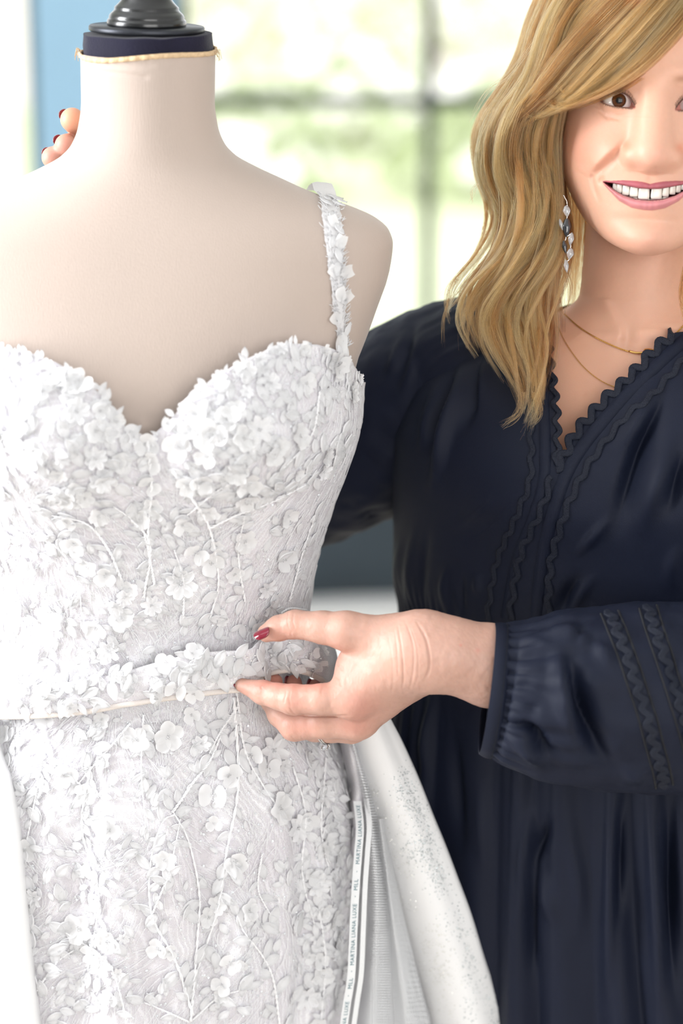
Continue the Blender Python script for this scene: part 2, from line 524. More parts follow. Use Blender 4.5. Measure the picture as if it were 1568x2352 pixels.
m_navyvelvet = mat('navy_velvet', srgb(12, 10, 38), 0.9, sheen=0.12, bump=0.5, bscale=700, vary=0.25, vscale=60)
m_blackwood = mat('black_lacquered_wood', srgb(14, 15, 18), 0.28, coat=0.5)
m_blackmetal = mat('dark_pewter_metal', srgb(58, 60, 66), 0.38, metal=0.7)
m_seam = mat('tan_overlock_thread', srgb(222, 192, 154), 0.9, bump=0.8, bscale=900, vary=0.2, vscale=300)

form = empty('dress_form', (float(W(FX, 1200, FY)[0]), FY, 0))
tag(form, 'beige jersey dress form with navy velvet neck cap, wearing the white gown', 'mannequin')
zt = float(W(FX, 120, FY)[2])
z_lo = float(W(FX, 2150, FY)[2])
zz = np.r_[np.linspace(z_lo, float(W(FX, 620, FY)[2]), 60)[:-1], np.linspace(float(W(FX, 620, FY)[2]), zt, 130)]
th = np.linspace(-PI, PI, 193)[:-1]
TH, ZZ = np.meshgrid(th, zz)
P = ring(T_FORM, TH, ZZ)
# fine stretch creases below the neck seam
px, py = proj(P.reshape(-1, 3))
cr = np.zeros(len(px))
for (pl, a) in (([(205, 137), (260, 146), (340, 143)], .0007), ([(210, 163), (270, 168), (335, 178)], .0010), ([(235, 152), (300, 153), (350, 150)], .0006)):
    dd, _, ar = seg_dist(np.stack([px, py], 1), np.array(pl)); cr += a * np.exp(-(dd / 5)**2)
Nn = np.stack([np.sin(TH), -np.cos(TH), 0 * TH], -1)
P = P - Nn * (cr.reshape(TH.shape) * (np.cos(TH) > 0))[..., None]
body_form = child_of(mk('torso', P.reshape(-1, 3), gridF(len(zz), len(th), True), m_jersey), form)
# overlocked raw edge of the jersey, wavy, along the neck
ta = np.linspace(-PI, PI, 361)[:-1]
ew = np.full_like(ta, zt) + 0.0012 * np.sin(ta * 3 + 0.7) + 0.0016 * np.sin(ta) * 1.2
E = ring(T_FORM, ta, ew); E += np.stack([np.sin(ta), -np.cos(ta), 0 * ta], -1) * (0.0002 + 0.0004 * np.sin(ta * 40)[:, None])
Eo = np.vstack([E, E[:1]])
ac = Acc()
a8 = np.arange(8) / 8 * 2 * PI
nrm = np.stack([np.sin(ta), -np.cos(ta), 0 * ta], -1)
Vt = E[:, None] + nrm[:, None] * (0.0010 * np.cos(a8))[None, :, None] + np.array([0, 0, 1.])[None, None] * (0.0019 * np.sin(a8))[None, :, None]
Vt += nrm[:, None] * (0.0005 * vnoise(Vt, 900))[..., None]
i = np.arange(360); ff = np.stack([i[:, None] * 8 + np.arange(8), i[:, None] * 8 + (np.arange(8) + 1) % 8, ((i[:, None] + 1) % 360) * 8 + (np.arange(8) + 1) % 8, ((i[:, None] + 1) % 360) * 8 + np.arange(8)], -1).reshape(-1, 4)
child_of(mk('overlock_seam', Vt.reshape(-1, 3), ff, m_seam), form)
ac = Acc()
for k in range(26):
    t0 = -PI / 2 * 1.02 + random.uniform(-0.1, 0.1) if k % 2 else PI / 2 + random.uniform(-0.25, 0.05)
    b0 = ring(T_FORM, np.array(t0), np.array(zt)); n0 = np.array([math.sin(t0), -math.cos(t0), 0])
    q = [b0, b0 + n0 * 0.003 + np.array([0, 0, random.uniform(-.004, .004)]), b0 + n0 * random.uniform(.002, .005) + np.array([0, 0, random.uniform(-.007, .001)])]
    ac.add(*tubeVF(catmull(q, 6), 0.00018, 4))
child_of(ac.build('loose_threads', m_seam), form)['kind'] = 'stuff'
# navy velvet cap: a thick pad a little narrower than the jersey
hwn = float(W(FX + 149, 100, FY)[0] - W(FX, 100, FY)[0]); cxn = float(W(FX, 100, FY)[0])
zc1 = float(W(FX, 85, FY)[2])
prof = [(0.98, zt - 0.012), (0.99, zt), (1.0, zc1 - 0.006), (1.005, zc1 - 0.002), (0.985, zc1 + 0.0015), (0.9, zc1 + 0.003), (0.0, zc1 + 0.003)]
pr = catmull(np.array([(r, 0, z) for r, z in prof]), 40)
V = np.stack([cxn + hwn * pr[:, 0, None] * np.sin(th), FY - .0492 * pr[:, 0, None] * np.cos(th), np.broadcast_to(pr[:, 2, None], (40, len(th)))], -1).reshape(-1, 3)
V += 0.0007 * np.stack([vnoise(V, 70), vnoise(V + 3, 70), vnoise(V + 7, 70)], -1)
child_of(mk('neck_cap', V, gridF(40, len(th), True), m_navyvelvet), form)
# flange disc and turned finial
hwd = float(W(FX + 133, 70, FY)[0] - W(FX, 70, FY)[0]); zd = zc1 + 0.003
cxd = float(W(337, 70, FY)[0])
V, F = latheVF([(0.001, 0), (hwd - .001, 0), (hwd, .001), (hwd, .0034), (hwd - .0007, .0042), (hwd * .3, .0044), (0.001, .0044)], 96)
Rt = Matrix.Rotation(math.radians(1.4), 3, 'Y')
child_of(mk('flange', V @ np.array(Rt).T + np.array([cxd, FY, zd + .001]), F, m_blackmetal, None, False), form)
ppx = lambda p: p / (FPX / (DIST - .045))
prof = [(0.001, 0), (ppx(90), 0), (ppx(91), .002), (ppx(89), .0048), (ppx(85), .0054), (ppx(86.5), .0066), (ppx(83), .0088), (ppx(76), .0108), (ppx(73), .0124), (ppx(73.5), .0136), (ppx(67), .0156), (ppx(59), .0186), (ppx(54), .0225), (ppx(52), .028), (ppx(53), .033),
        (ppx(58), .037), (ppx(59), .040), (ppx(50), .044), (ppx(44), .055), (ppx(58), .078), (ppx(62), .09), (ppx(50), .108), (ppx(24), .122), (0.001, .126)]
prof = [prof[0]] + [tuple(q[[0, 2]]) for q in catmull(np.array([(r, 0, z) for r, z in prof[1:-1]]), 90)] + [prof[-1]]
V, F = latheVF(prof, 96)
child_of(mk('finial', V @ np.array(Rt).T + np.array([cxd, FY, zd + .0052]), F, m_blackwood), form)
# pole and tripod foot under the gown
V, F = latheVF([(0.001, 0.02), (0.02, 0.02), (0.02, z_lo + .05), (0.001, z_lo + .05)], 20)
child_of(mk('pole', V + np.array([cxn, FY, 0]), F, m_blackmetal), form)
V, F = latheVF([(0.001, 0), (0.17, 0), (0.17, .012), (0.03, .03), (0.001, .03)], 40)
child_of(mk('base', V + np.array([cxn, FY, 0]), F, m_blackmetal), form)
# ------------------------------------------------------------------ the wedding gown
def tulle_mat(name, base, net, scale=900.0, bumpd=0.0006):
    """lining seen through a fine white net"""
    m = mat(name, base, 0.7, sheen=0.3, sss=.35, sssr=(.005, .005, .006))
    nt = m.node_tree; N = nt.nodes; L = nt.links; b = N['Principled BSDF']
    tc = N.new('ShaderNodeTexCoord'); vo = N.new('ShaderNodeTexVoronoi'); vo.feature = 'DISTANCE_TO_EDGE'
    mp = N.new('ShaderNodeMapping'); mp.inputs['Scale'].default_value = (1, 0.6, 1)
    vo.inputs['Scale'].default_value = scale; vo.inputs['Randomness'].default_value = 0.35
    L.new(tc.outputs['Object'], mp.inputs['Vector']); L.new(mp.outputs['Vector'], vo.inputs['Vector'])
    mr = N.new('ShaderNodeMapRange'); mr.inputs['From Min'].default_value = 0.06; mr.inputs['From Max'].default_value = 0.28
    mr.inputs['To Min'].default_value = 1; mr.inputs['To Max'].default_value = 0
    L.new(vo.outputs['Distance'], mr.inputs['Value'])
    mx = N.new('ShaderNodeMix'); mx.data_type = 'RGBA'
    nz = N.new('ShaderNodeTexNoise'); nz.inputs['Scale'].default_value = 22; nz.inputs['Detail'].default_value = 5
    L.new(tc.outputs['Object'], nz.inputs['Vector'])
    mu = N.new('ShaderNodeMath'); mu.operation = 'MULTIPLY'
    L.new(mr.outputs['Result'], mu.inputs[0])
    m2 = N.new('ShaderNodeMapRange'); m2.inputs['From Min'].default_value = .35; m2.inputs['From Max'].default_value = .65; m2.inputs['To Min'].default_value = .45
    L.new(nz.outputs['Fac'], m2.inputs['Value']); L.new(m2.outputs['Result'], mu.inputs[1])
    mx.inputs['A'].default_value = (*base, 1); mx.inputs['B'].default_value = (*net, 1)
    L.new(mu.outputs[0], mx.inputs['Factor']); L.new(mx.outputs['Result'], b.inputs['Base Color'])
    bp = N.new('ShaderNodeBump'); bp.inputs['Strength'].default_value = 0.5; bp.inputs['Distance'].default_value = bumpd
    L.new(mr.outputs['Result'], bp.inputs['Height']); L.new(bp.outputs['Normal'], b.inputs['Normal'])
    return m
WHITE = srgb(252, 252, 254)
m_gown = tulle_mat('lining_under_lace_net', srgb(214, 208, 215), srgb(246, 246, 250))
SSR = (.010, .010, .011)
m_lace = mat('white_lace_thread', WHITE, 0.65, sheen=0.3, bump=0.2, bscale=900)
m_organza = mat('white_organza', srgb(250, 250, 251), 0.5, sheen=0.2)
def thin(m, k):
    """lets part of the light through, as sheer petals do"""
    nt = m.node_tree; N = nt.nodes; b = N['Principled BSDF']; t = N.new('ShaderNodeBsdfTranslucent'); x = N.new('ShaderNodeMixShader')
    t.inputs['Color'].default_value = b.inputs['Base Color'].default_value; x.inputs[0].default_value = k
    nt.links.new(b.outputs[0], x.inputs[1]); nt.links.new(t.outputs[0], x.inputs[2]); nt.links.new(x.outputs[0], N['Material Output'].inputs['Surface'])
thin(m_lace, .3); thin(m_organza, .4)
m_bead = mat('pearl_bead', srgb(250, 248, 246), 0.15, coat=0.6)
m_sequin = mat('clear_sequin', srgb(236, 240, 244), 0.12, metal=0.35)
m_cord = mat('white_corded_stem', srgb(252, 252, 254), 0.7, sheen=0.2)

gown = empty('wedding_dress', (float(W(FX, 1500, FY)[0]), FY, 0))
tag(gown, 'white lace wedding gown with sweetheart neckline and floral appliques, on the dress form', 'wedding dress')
# sweetheart neckline found on the bust surface
thf = np.linspace(-PI * .62, PI * .62, 241); zf = np.linspace(float(W(FX, 2352, FY)[2]) - 0.02, float(W(FX, 690, FY)[2]), 420)
THf, ZZf = np.meshgrid(thf, zf)
Pf = dress_pt(THf, ZZf, 0.0022).reshape(-1, 3)
Ff = gridF(len(zf), len(thf))
BV = BVHTree.FromPolygons([tuple(p) for p in Pf], [tuple(f) for f in Ff])
def hit(px, py, bvh=BV):
    d = ray_dir(px, py)
    loc, n, idx, dist = bvh.ray_cast(Vector(CAM), Vector(d))
    if loc is None: return None, None, None
    n = np.array(n); n = n if n @ d < 0 else -n
    return np.array(loc), n, idx
# extra fans of stitches beside the flowers come with the stems
NECK = [(-115, 860), (-60, 800), (0, 797), (50, 806), (100, 822), (160, 848), (205, 876), (245, 922), (280, 968), (308, 994), (330, 1002), (352, 997), (385, 967), (420, 925), (460, 890), (500, 862), (550, 832), (600, 808), (650, 790), (710, 790), (760, 800), (800, 822), (826, 862)]
nk = []
for (a, b) in catmull(np.array(NECK, float), 90):
    p, n, i = hit(a, b)
    if p is not None:
        f = Ff[i]; nk.append((THf.ravel()[f].mean(), p[2]))
nk = np.array(sorted(nk)); keep = np.r_[True, np.diff(nk[:, 0]) > 0.004]; nk = nk[keep]
zr, zl = nk[-1, 1], nk[0, 1]
nk = np.vstack([[-PI, zl - .06], [-PI * .75, zl - .04], [nk[0, 0] - .18, zl - .012], nk, [nk[-1, 0] + .18, zr - .012], [PI * .75, zr - .04], [PI, zr - .06]])
def z_top(t): return pchip(nk[:, 0], nk[:, 1], t)
z_waist = float(W(FX, 1560, FY)[2])
tb = np.linspace(-PI, PI, 481)[:-1]
vv = np.linspace(0, 1, 150)
TB, VB = np.meshgrid(tb, vv)
ZB = z_top(tb)[None] * (1 - VB) + z_waist * VB
Pb = dress_pt(TB, ZB, 0.0022)
Nn = np.stack([np.sin(TB), -np.cos(TB), 0 * TB], -1)
Pb += Nn * (0.0012 * vnoise(Pb.reshape(-1, 3), 120).reshape(TB.shape))[..., None]
rim = Pb[0] - np.stack([np.sin(tb), -np.cos(tb), 0 * tb], -1) * 0.0022; rim[:, 2] -= 0.001
Pb = np.concatenate([rim[None], Pb]).reshape(-1, 3)
child_of(mk('bodice', Pb, gridF(151, 480, True)[:, ::-1], m_gown), gown)
zs = np.r_[np.linspace(z_waist + .01, 0.55, 150), np.linspace(0.54, 0.012, 40)]
TS, ZS = np.meshgrid(tb, zs)
Ps = dress_pt(TS, ZS, 0.0016)
Ps += np.stack([np.sin(TS), -np.cos(TS), 0 * TS], -1) * (0.0012 * vnoise(Ps.reshape(-1, 3), 90).reshape(TS.shape))[..., None]
child_of(mk('skirt', Ps.reshape(-1, 3), gridF(len(zs), 480, True)[:, ::-1], m_gown), gown)

# ---- applique pieces (x across, y along, z away from the cloth; unit length)
def leafVF(curl=0.12, wid=0.42, rim=0.07, seed=0):
    r = random.Random(seed); n = 9
    t = np.linspace(0, 1, n); w = wid * 0.5 * np.sin(PI * t ** 0.85) ** 0.8
    rows = []
    for s, k in ((-1, 1.0), (-1, .86), (-1, .45), (0, 0), (1, .45), (1, .86), (1, 1.0)):
        x = s * w * k
        z = curl * (t - .3) ** 2 + {1.0: rim * .3, .86: rim, .45: rim * .25, 0: rim * .8}[k] + 0.10 * x * x / max(wid * wid, 1e-6)
        rows.append(np.stack([x, t, z], 1))
    V = np.array(rows).reshape(-1, 3)
    V[:, 2] += 0.02 * np.array([r.uniform(-1, 1) for _ in V])
    return V, gridF(7, n)
def flowerVF(np_=5, cup=0.35, seed=0, pw=0.5):
    r = random.Random(seed); A = Acc()
    for k in range(np_):
        a = 2 * PI * k / np_ + r.uniform(-.15, .15); L_ = 0.5 * r.uniform(.85, 1.1); c = cup * r.uniform(.6, 1.5)
        t = np.linspace(0, 1, 6)[:, None]; s = np.linspace(-1, 1, 5)[None]
        w = pw * 0.5 * np.sqrt(np.clip(1 - (np.abs(t - .58) / .6) ** 2.2, 0.02, 1))
        x = s * w; y = (0.05 + t * 0.95) * L_ * np.sqrt(np.clip(1 - .25 * s * s * t, 0, 1)); z = c * (t * L_) ** 1.2 + .10 * s * s * t + .02
        V = np.stack([x + 0 * y, y + 0 * x, z + 0 * x], -1).reshape(-1, 3)
        ca, sa = math.cos(a), math.sin(a)
        V = V @ np.array([[ca, sa, 0], [-sa, ca, 0], [0, 0, 1]])
        A.add(V, gridF(6, 5))
    for k in range(5):
        a = k * 2 * PI / 5; rr = .07 if k else 0
        Vb, Fb = latheVF([(0.001, -.03), (.03, 0), (.001, .04)], 6)
        A.add(Vb + np.array([rr * math.cos(a), rr * math.sin(a), .06]), Fb)
    return np.vstack(A.V), [np.vstack(v) for v in A.F.values() if v]
def mesh_of(name, V, F, m):
    o = mk(name, V, F, m); me = o.data; bpy.data.objects.remove(o); return me
LEAF = [leafVF(c, w, rm, k) for k, (c, w, rm) in enumerate([(.06, .52, .12), (.12, .46, .11), (-.04, .58, .125), (.07, .36, .10)])]
FLOW = [flowerVF(5, .13, 1, .46), flowerVF(3, .30, 2, .60), flowerVF(7, .12, 3, .30), flowerVF(2, .36, 4, .70)]
M_LEAF = [mesh_of('leaf', V, F, m_lace) for V, F in LEAF]
M_FLOW = [mesh_of('flower', V, F, m_organza if k in (0, 1, 3) else m_lace) for k, (V, F) in enumerate(FLOW)]

def basis(p, n, d2):
    """columns across / along / out at p; d2 is the wanted direction along the cloth"""
    y = d2 - n * (d2 @ n); y = y / (np.linalg.norm(y) + 1e-9); x = np.cross(y, n)
    return np.stack([x, y, n], 1)
def place(me, name, p, B, size, parent, lift=0.0004):
    o = bpy.data.objects.new(name, me); C.objects.link(o)
    M = Matrix.Identity(4)
    for i in range(3):
        for j in range(3): M[i][j] = float(B[i, j] * size)
        M[i][3] = float(p[i] + B[i, 2] * lift)
    o.parent = parent; o.matrix_parent_inverse = Matrix.Translation(parent.location).inverted()
    o.matrix_basis = M
    return o
nleaf = [0]; nflow = [0]
stuff_lace = Acc()
def img_dir(p, ang):
    """direction in the picture plane: 0 = up, +90 = right"""
    a = math.radians(ang)
    return UP * math.cos(a) + RIGHT * math.sin(a)
def leaf_at(px, py, ang, size_px, kind=None, lift=.0009):
    p, n, _ = hit(px, py)
    if p is None: return
    n = norm(n + 0.05 * RNG.normal(size=3))
    s = size_px / 2950.0; k = random.randrange(4) if kind is None else kind
    B = basis(p, n, img_dir(p, ang))
    if nleaf[0] < 300:
        place(M_LEAF[k], 'leaf', p, B, s, gown, lift); nleaf[0] += 1
    else:
        stuff_lace.add((LEAF[k][0] * s) @ B.T + p + n * lift, LEAF[k][1])
def flower_at(px, py, size_px, kind=None, lift=.0014):
    p, n, _ = hit(px, py)
    if p is None or nflow[0] >= 300: return
    n = norm(n + 0.12 * RNG.normal(size=3))
    k = random.randrange(3) if kind is None else kind
    place(M_FLOW[k], 'flower', p, basis(p, n, img_dir(p, random.uniform(0, 360))), size_px / 2950.0, gown, lift); nflow[0] += 1
def stem(pts, rpx=2.2, leaves=None, every=34, lsize=34, spread=38, name='stem', n=64):
    """a corded stem along picture points, with leaves set alternately along it"""
    pts = catmull(np.array(pts, float), n)
    Q = []
    for (a, b) in pts:
        p, nn, _ = hit(a, b)
        if p is not None: Q.append(p + nn * 0.0019)
    if len(Q) < 4: return
    Q = np.array(Q); tw_ = np.arange(len(Q)) * 1.1; T_, N__, B__ = frames(Q); r_ = rpx / 2950.0 * np.linspace(1.0, .55, len(Q)); A_ = Acc()
    for ph_ in (0, PI):      # two strands twisted round each other
        A_.add(*tubeVF(Q + (N__ * np.cos(tw_ + ph_)[:, None] + B__ * np.sin(tw_ + ph_)[:, None]) * (r_ * .75)[:, None], r_ * .8, 6))
    child_of(A_.build(name, m_cord), gown)
    if leaves:
        L_ = np.r_[0, np.cumsum(np.hypot(*np.diff(pts, axis=0).T))]; s = every * .6; k = 0
        while s < L_[-1]:
            a = np.interp(s, L_, pts[:, 0]); b = np.interp(s, L_, pts[:, 1]); i = min(np.searchsorted(L_, s), n - 1)
            dx, dy = pts[i] - pts[max(i - 1, 0)]
            ang = math.degrees(math.atan2(dx, -dy)) + (spread if k % 2 else -spread) + random.uniform(-14, 14)
            leaf_at(a, b, ang, lsize * random.uniform(.75, 1.25)); s += every * random.uniform(.8, 1.2); k += 1
        dx, dy = pts[-1] - pts[-3]
        leaf_at(pts[-1, 0], pts[-1, 1], math.degrees(math.atan2(dx, -dy)), lsize * 1.05)

# -- skirt: the long corded stems and sprays seen in the lace
stem([(440, 2330), (400, 2200), (350, 2100), (345, 1990), (372, 1890), (400, 1870)], 2.6, True, 60, 42)
stem([(435, 2345), (450, 2160), (455, 2050), (430, 1930), (395, 1860)], 2.6, True, 85, 44)
stem([(395, 1865), (440, 1800), (480, 1750), (505, 1690)], 2.8, True, 40, 40)
stem([(345, 2110), (385, 2010), (405, 1920), (412, 1880)], 2.0, True, 60, 36)
stem([(540, 1580), (560, 1720), (600, 1800), (640, 1860)], 2.4, True, 52, 40)
stem([(535, 1600), (545, 1800), (520, 1960), (500, 2090), (445, 2240)], 3.0, True, 54, 46)
stem([(330, 1640), (325, 1760), (335, 1900)], 2.0, True, 48, 34)
stem([(640, 2350), (620, 2230), (560, 2140), (545, 2100)], 2.4, True, 44, 44)
stem([(600, 1960), (590, 2040), (620, 2100)], 2.0, True, 36, 40)
stem([(670, 1760), (700, 1870), (690, 2000), (720, 2120)], 2.0, True, 30, 36)
stem([(745, 1740), (735, 1900), (760, 2030)], 2.0, True, 34, 34)
stem([(735, 2340), (745, 2200), (730, 2080)], 2.2, True, 36, 42)
stem([(210, 1760), (190, 1900), (230, 2050), (205, 2230)], 2.4, True, 44, 40)
stem([(290, 2340), (250, 2210), (150, 2140)], 2.2, True, 50, 44)
stem([(70, 2300), (130, 2210), (170, 2180)], 2.2, True, 44, 44)
stem([(110, 1680), (90, 1800), (60, 1950)], 2.0, True, 40, 36)
stem([(300, 1660), (250, 1720), (180, 1800)], 2.0, True, 40, 36)
stem([(440, 2340), (500, 2290), (560, 2270)], 2.0, True, 46, 46)
stem([(430, 2345), (380, 2320), (330, 2300)], 2.0, True, 46, 44)
stem([(545, 1620), (505, 1680), (480, 1730)], 2.4, True, 30, 44, 46)
# the plaited sprays of round leaves below the belt
for (x, y, a, s) in [(500, 1650, 20, 52), (476, 1690, -30, 54), (515, 1720, 150, 50), (492, 1745, -150, 46), (520, 1660, 70, 46), (455, 2065, -120, 56), (478, 2035, -60, 52), (505, 2020, 20, 48), (500, 2050, 120, 50), (535, 1985, 160, 54),
                     (640, 2140, -60, 54), (675, 2150, 40, 56), (640, 2190, -120, 50), (690, 2190, 100, 54), (700, 2230, 150, 58), (690, 2260, -140, 52), (620, 2120, 20, 46), (110, 2190, 60, 56), (100, 2215, 100, 50), (85, 2240, -80, 54), (75, 2180, 10, 50),
                     (690, 2000, 30, 44), (700, 2050, -40, 48), (690, 2090, 200, 44), (195, 1770, 10, 44), (175, 1800, -60, 42), (215, 1700, 40, 46), (340, 1700, 170, 44)]:
    leaf_at(x, y, a, s * 1.0, 0 if s > 48 else 2)
for (x, y, s, k) in [(312, 1700, 66, 0), (385, 1690, 74, 0), (335, 1680, 40, 1), (625, 1722, 78, 2), (575, 1735, 62, 3), (612, 1765, 64, 3), (490, 1825, 74, 3), (525, 1780, 60, 1), (640, 1855, 78, 0), (680, 1900, 70, 2), (490, 1890, 40, 1), (540, 1975, 60, 1),
                     (570, 2090, 54, 0), (180, 2130, 74, 0), (150, 1780, 58, 1), (200, 1820, 54, 0), (235, 1890, 46, 1), (60, 1950, 56, 0), (40, 2030, 52, 1), (730, 2030, 60, 2), (770, 1680, 60, 2), (720, 2010, 46, 1), (765, 2110, 50, 1), (705, 2290, 64, 2),
                     (740, 2240, 56, 0), (770, 2160, 50, 1), (40, 1620, 54, 0), (110, 1650, 50, 1), (235, 1650, 46, 0), (440, 1640, 42, 1), (30, 2130, 50, 0), (530, 2210, 56, 3), (510, 2260, 52, 1)]:
    flower_at(x, y, s, k)
# -- bodice sprays
stem([(338, 1010), (345, 1060), (348, 1130), (340, 1210), (345, 1300)], 3.0, True, 26, 34, 50)
stem([(330, 1370), (345, 1250), (300, 1190), (260, 1160)], 2.4, True, 34, 38)
stem([(355, 1340), (340, 1260), (325, 1200)], 2.2, True, 36, 38)
stem([(400, 1080), (440, 1140), (480, 1210), (500, 1330), (480, 1420)], 2.8, True, 32, 40)
stem([(480, 1210), (540, 1180), (620, 1150), (700, 1110)], 2.4, True, 28, 38)
stem([(560, 1380), (545, 1270), (560, 1180)], 2.2, True, 32, 38)
stem([(420, 1420), (420, 1330), (400, 1260)], 2.2, True, 30, 36)
stem([(700, 1400), (650, 1400), (600, 1460)], 2.4, True, 30, 36)
stem([(280, 1330), (250, 1260), (200, 1200), (120, 1180)], 2.4, True, 32, 38)
stem([(60, 1220), (140, 1260), (180, 1340), (190, 1420)], 2.4, True, 34, 38)
stem([(660, 1380), (690, 1270), (720, 1180)], 2.0, True, 30, 34)
stem([(590, 1000), (560, 1080), (490, 1130), (430, 1180)], 2.4, True, 30, 38)
stem([(730, 900), (710, 1000), (640, 1080)], 2.2, True, 30, 38)
for (x, y, s, k) in [(180, 880, 62, 1), (335, 1020, 56, 1), (345, 1060, 54, 1), (345, 1110, 56, 3), (350, 1160, 46, 0), (60, 1040, 84, 2), (85, 1035, 56, 0), (270, 1060, 46, 0), (240, 1105, 52, 1), (480, 1000, 76, 1), (560, 1005, 60, 0), (520, 960, 56, 1), (452, 1265, 62, 3), (485, 1290, 58, 1), (650, 1285, 58, 1),
                     (560, 1240, 60, 0), (415, 1340, 74, 2), (170, 1245, 58, 1), (200, 1300, 50, 0), (240, 1320, 50, 1), (300, 1350, 40, 0), (130, 870, 54, 0), (100, 900, 44, 1), (640, 1020, 46, 0), (700, 880, 50, 0), (620, 880, 46, 2), (760, 830, 50, 0), (40, 1380, 60, 1), (120, 1420, 60, 0), (220, 1440, 58, 1), (280, 1420, 60, 0), (610, 1350, 50, 2)]:
    flower_at(x, y, s, k)
# close-set little leaves over the cups and along the neckline
neckp = catmull(np.array(NECK, float), 200)
def scatter(poly, n, smin, smax, flo=0.0):
    poly = np.array(poly, float); lo, hi = poly.min(0), poly.max(0); k = 0
    while k < n:
        q = RNG.uniform(lo, hi)
        if not in_poly(q[None], poly)[0]: continue
        k += 1
        if RNG.random() < flo: flower_at(q[0], q[1], RNG.uniform(smin, smax) * 1.3)
        else: leaf_at(q[0], q[1], RNG.uniform(0, 360), RNG.uniform(smin, smax))
for i in range(0, 200, 3):
    a, b = neckp[i]
    leaf_at(a + random.uniform(-3, 3), b + random.uniform(3, 12), random.uniform(0, 360), random.uniform(20, 34))
    if i % 9 == 0: flower_at(a, b + random.uniform(8, 16), random.uniform(26, 40))
CUPR = [(400, 970), (500, 880), (640, 805), (780, 820), (825, 880), (800, 1000), (760, 1100), (600, 1150), (440, 1130), (385, 1040)]
CUPL = [(-10, 810), (100, 835), (200, 890), (290, 990), (310, 1060), (240, 1140), (90, 1190), (-10, 1180)]
scatter(CUPR, 230, 24, 50, .10); scatter(CUPL, 170, 24, 50, .12)
scatter([(-10, 1180), (300, 1150), (400, 1180), (700, 1120), (720, 1300), (690, 1440), (-10, 1560)], 210, 22, 42, .1)
scatter([(-10, 1650), (300, 1640), (760, 1640), (815, 1900), (790, 2352), (-10, 2352)], 260, 22, 42, .07)
scatter([(680, 1680), (800, 1740), (818, 1960), (790, 2352), (680, 2352), (720, 2000)], 150, 22, 44, .12)
scatter([(0, 1650), (270, 1650), (300, 2352), (0, 2352)], 130, 22, 46, .15)
so = stuff_lace.build('small_lace_leaves', m_lace); child_of(so, gown); so['kind'] = 'stuff'

# fine embroidery threads lying on the net
def thread_strokes(n, zlo, zhi, tmin, tmax, r, seed):
    g = np.random.default_rng(seed)
    t = g.uniform(tmin, tmax, n); u = g.random(n)
    zt_ = np.minimum(z_top(t) - .002, zhi); z = zlo + (zt_ - zlo) * u
    L_ = g.uniform(.008, .034, n); a = -PI / 2 + 1.1 * vnoise(np.stack([t * .13, z, 0 * z], 1), 26) + g.normal(0, .16, n); bend = g.normal(0, .5, n)
    K = 7; s = np.linspace(-.5, .5, K)
    ang = a[:, None] + bend[:, None] * s
    dt = np.cumsum(np.cos(ang), 1) / K * L_[:, None] / .13; dz = np.cumsum(np.sin(ang), 1) / K * L_[:, None]
    zz_ = np.minimum(z[:, None] + dz, z_top(t[:, None] + dt) - .001)
    P, Nr = dress_frame(t[:, None] + dt, zz_, .0026)
    T = norm(np.gradient(P, axis=1)); Bn = np.cross(T, Nr)
    rr = r * (0.5 + g.random((n, 1, 1)))
    V = np.stack([P - Bn * rr, P + Nr * rr * 1.2, P + Bn * rr], 2).reshape(-1, 3)
    b = (np.arange(n)[:, None, None] * K + np.arange(K - 1)[None, :, None]) * 3 + np.arange(2)[None, None]
    F = np.stack([b, b + 1, b + 4, b + 3], -1).reshape(-1, 4)
    return V, F
ac = Acc()
ac.add(*thread_strokes(3400, z_waist, 2.0, -1.45, 1.45, .00026, 1))
ac.add(*thread_strokes(3000, 0.70, z_waist + .02, -1.45, 1.45, .00022, 2))
o = child_of(ac.build('embroidery_threads', m_lace), gown); o['kind'] = 'stuff'
# small sequins and seed beads on the net
g = np.random.default_rng(5); n = 1800
t = g.uniform(-1.4, 1.4, n); z = g.uniform(.70, 1, n); z = np.where(z > .7, .70 + (z_top(t) - .70) * g.random(n), z)
P, Nr = dress_frame(t, z, .0024)
Vs, Fs = latheVF([(0.0003, .0002), (.0008, .0003), (.00105, .0001)], 7)
ac = Acc()
for i in range(n):
    ac.add(Vs @ basis(P[i], norm(Nr[i] + .25 * g.normal(size=3)), UP).T + P[i], Fs)
o = child_of(ac.build('sequins', m_sequin), gown); o['kind'] = 'stuff'

# -- shoulder strap: lace strip over the form, frayed, with petals
PX_STRAP = [(742, 446), (757, 470), (762, 520), (766, 560), (770, 610), (775, 660), (778, 710), (782, 760), (786, 806)]
zz2 = np.linspace(float(W(FX, 900, FY)[2]), zt, 200); TH2, ZZ2 = np.meshgrid(np.linspace(-PI * .7, PI * .7, 241), zz2)
P2 = ring(T_FORM, TH2, ZZ2).reshape(-1, 3)
BVF = BVHTree.FromPolygons([tuple(p) for p in P2], [tuple(f) for f in gridF(200, 241)])
cl = []
for (a, b) in catmull(np.array(PX_STRAP, float), 46):
    p, nn, _ = hit(a, b, BVF)
    if p is not None: cl.append((p, nn))
Pc = np.array([c[0] for c in cl]); Nc = norm(np.array([c[1] for c in cl]) + 1e-9)
back = np.array([Pc[0] + np.array([-.002 * k, .012 * k, .004 * min(k, 2) - .004 * max(k - 2, 0)]) for k in range(5, 0, -1)])
Pc = np.vstack([back, Pc]); Nc = np.vstack([np.tile(norm(np.array([0.1, -.1, 1.])), (5, 1)), Nc])
T = norm(np.gradient(Pc, axis=0)); Bn = norm(np.cross(T, Nc))
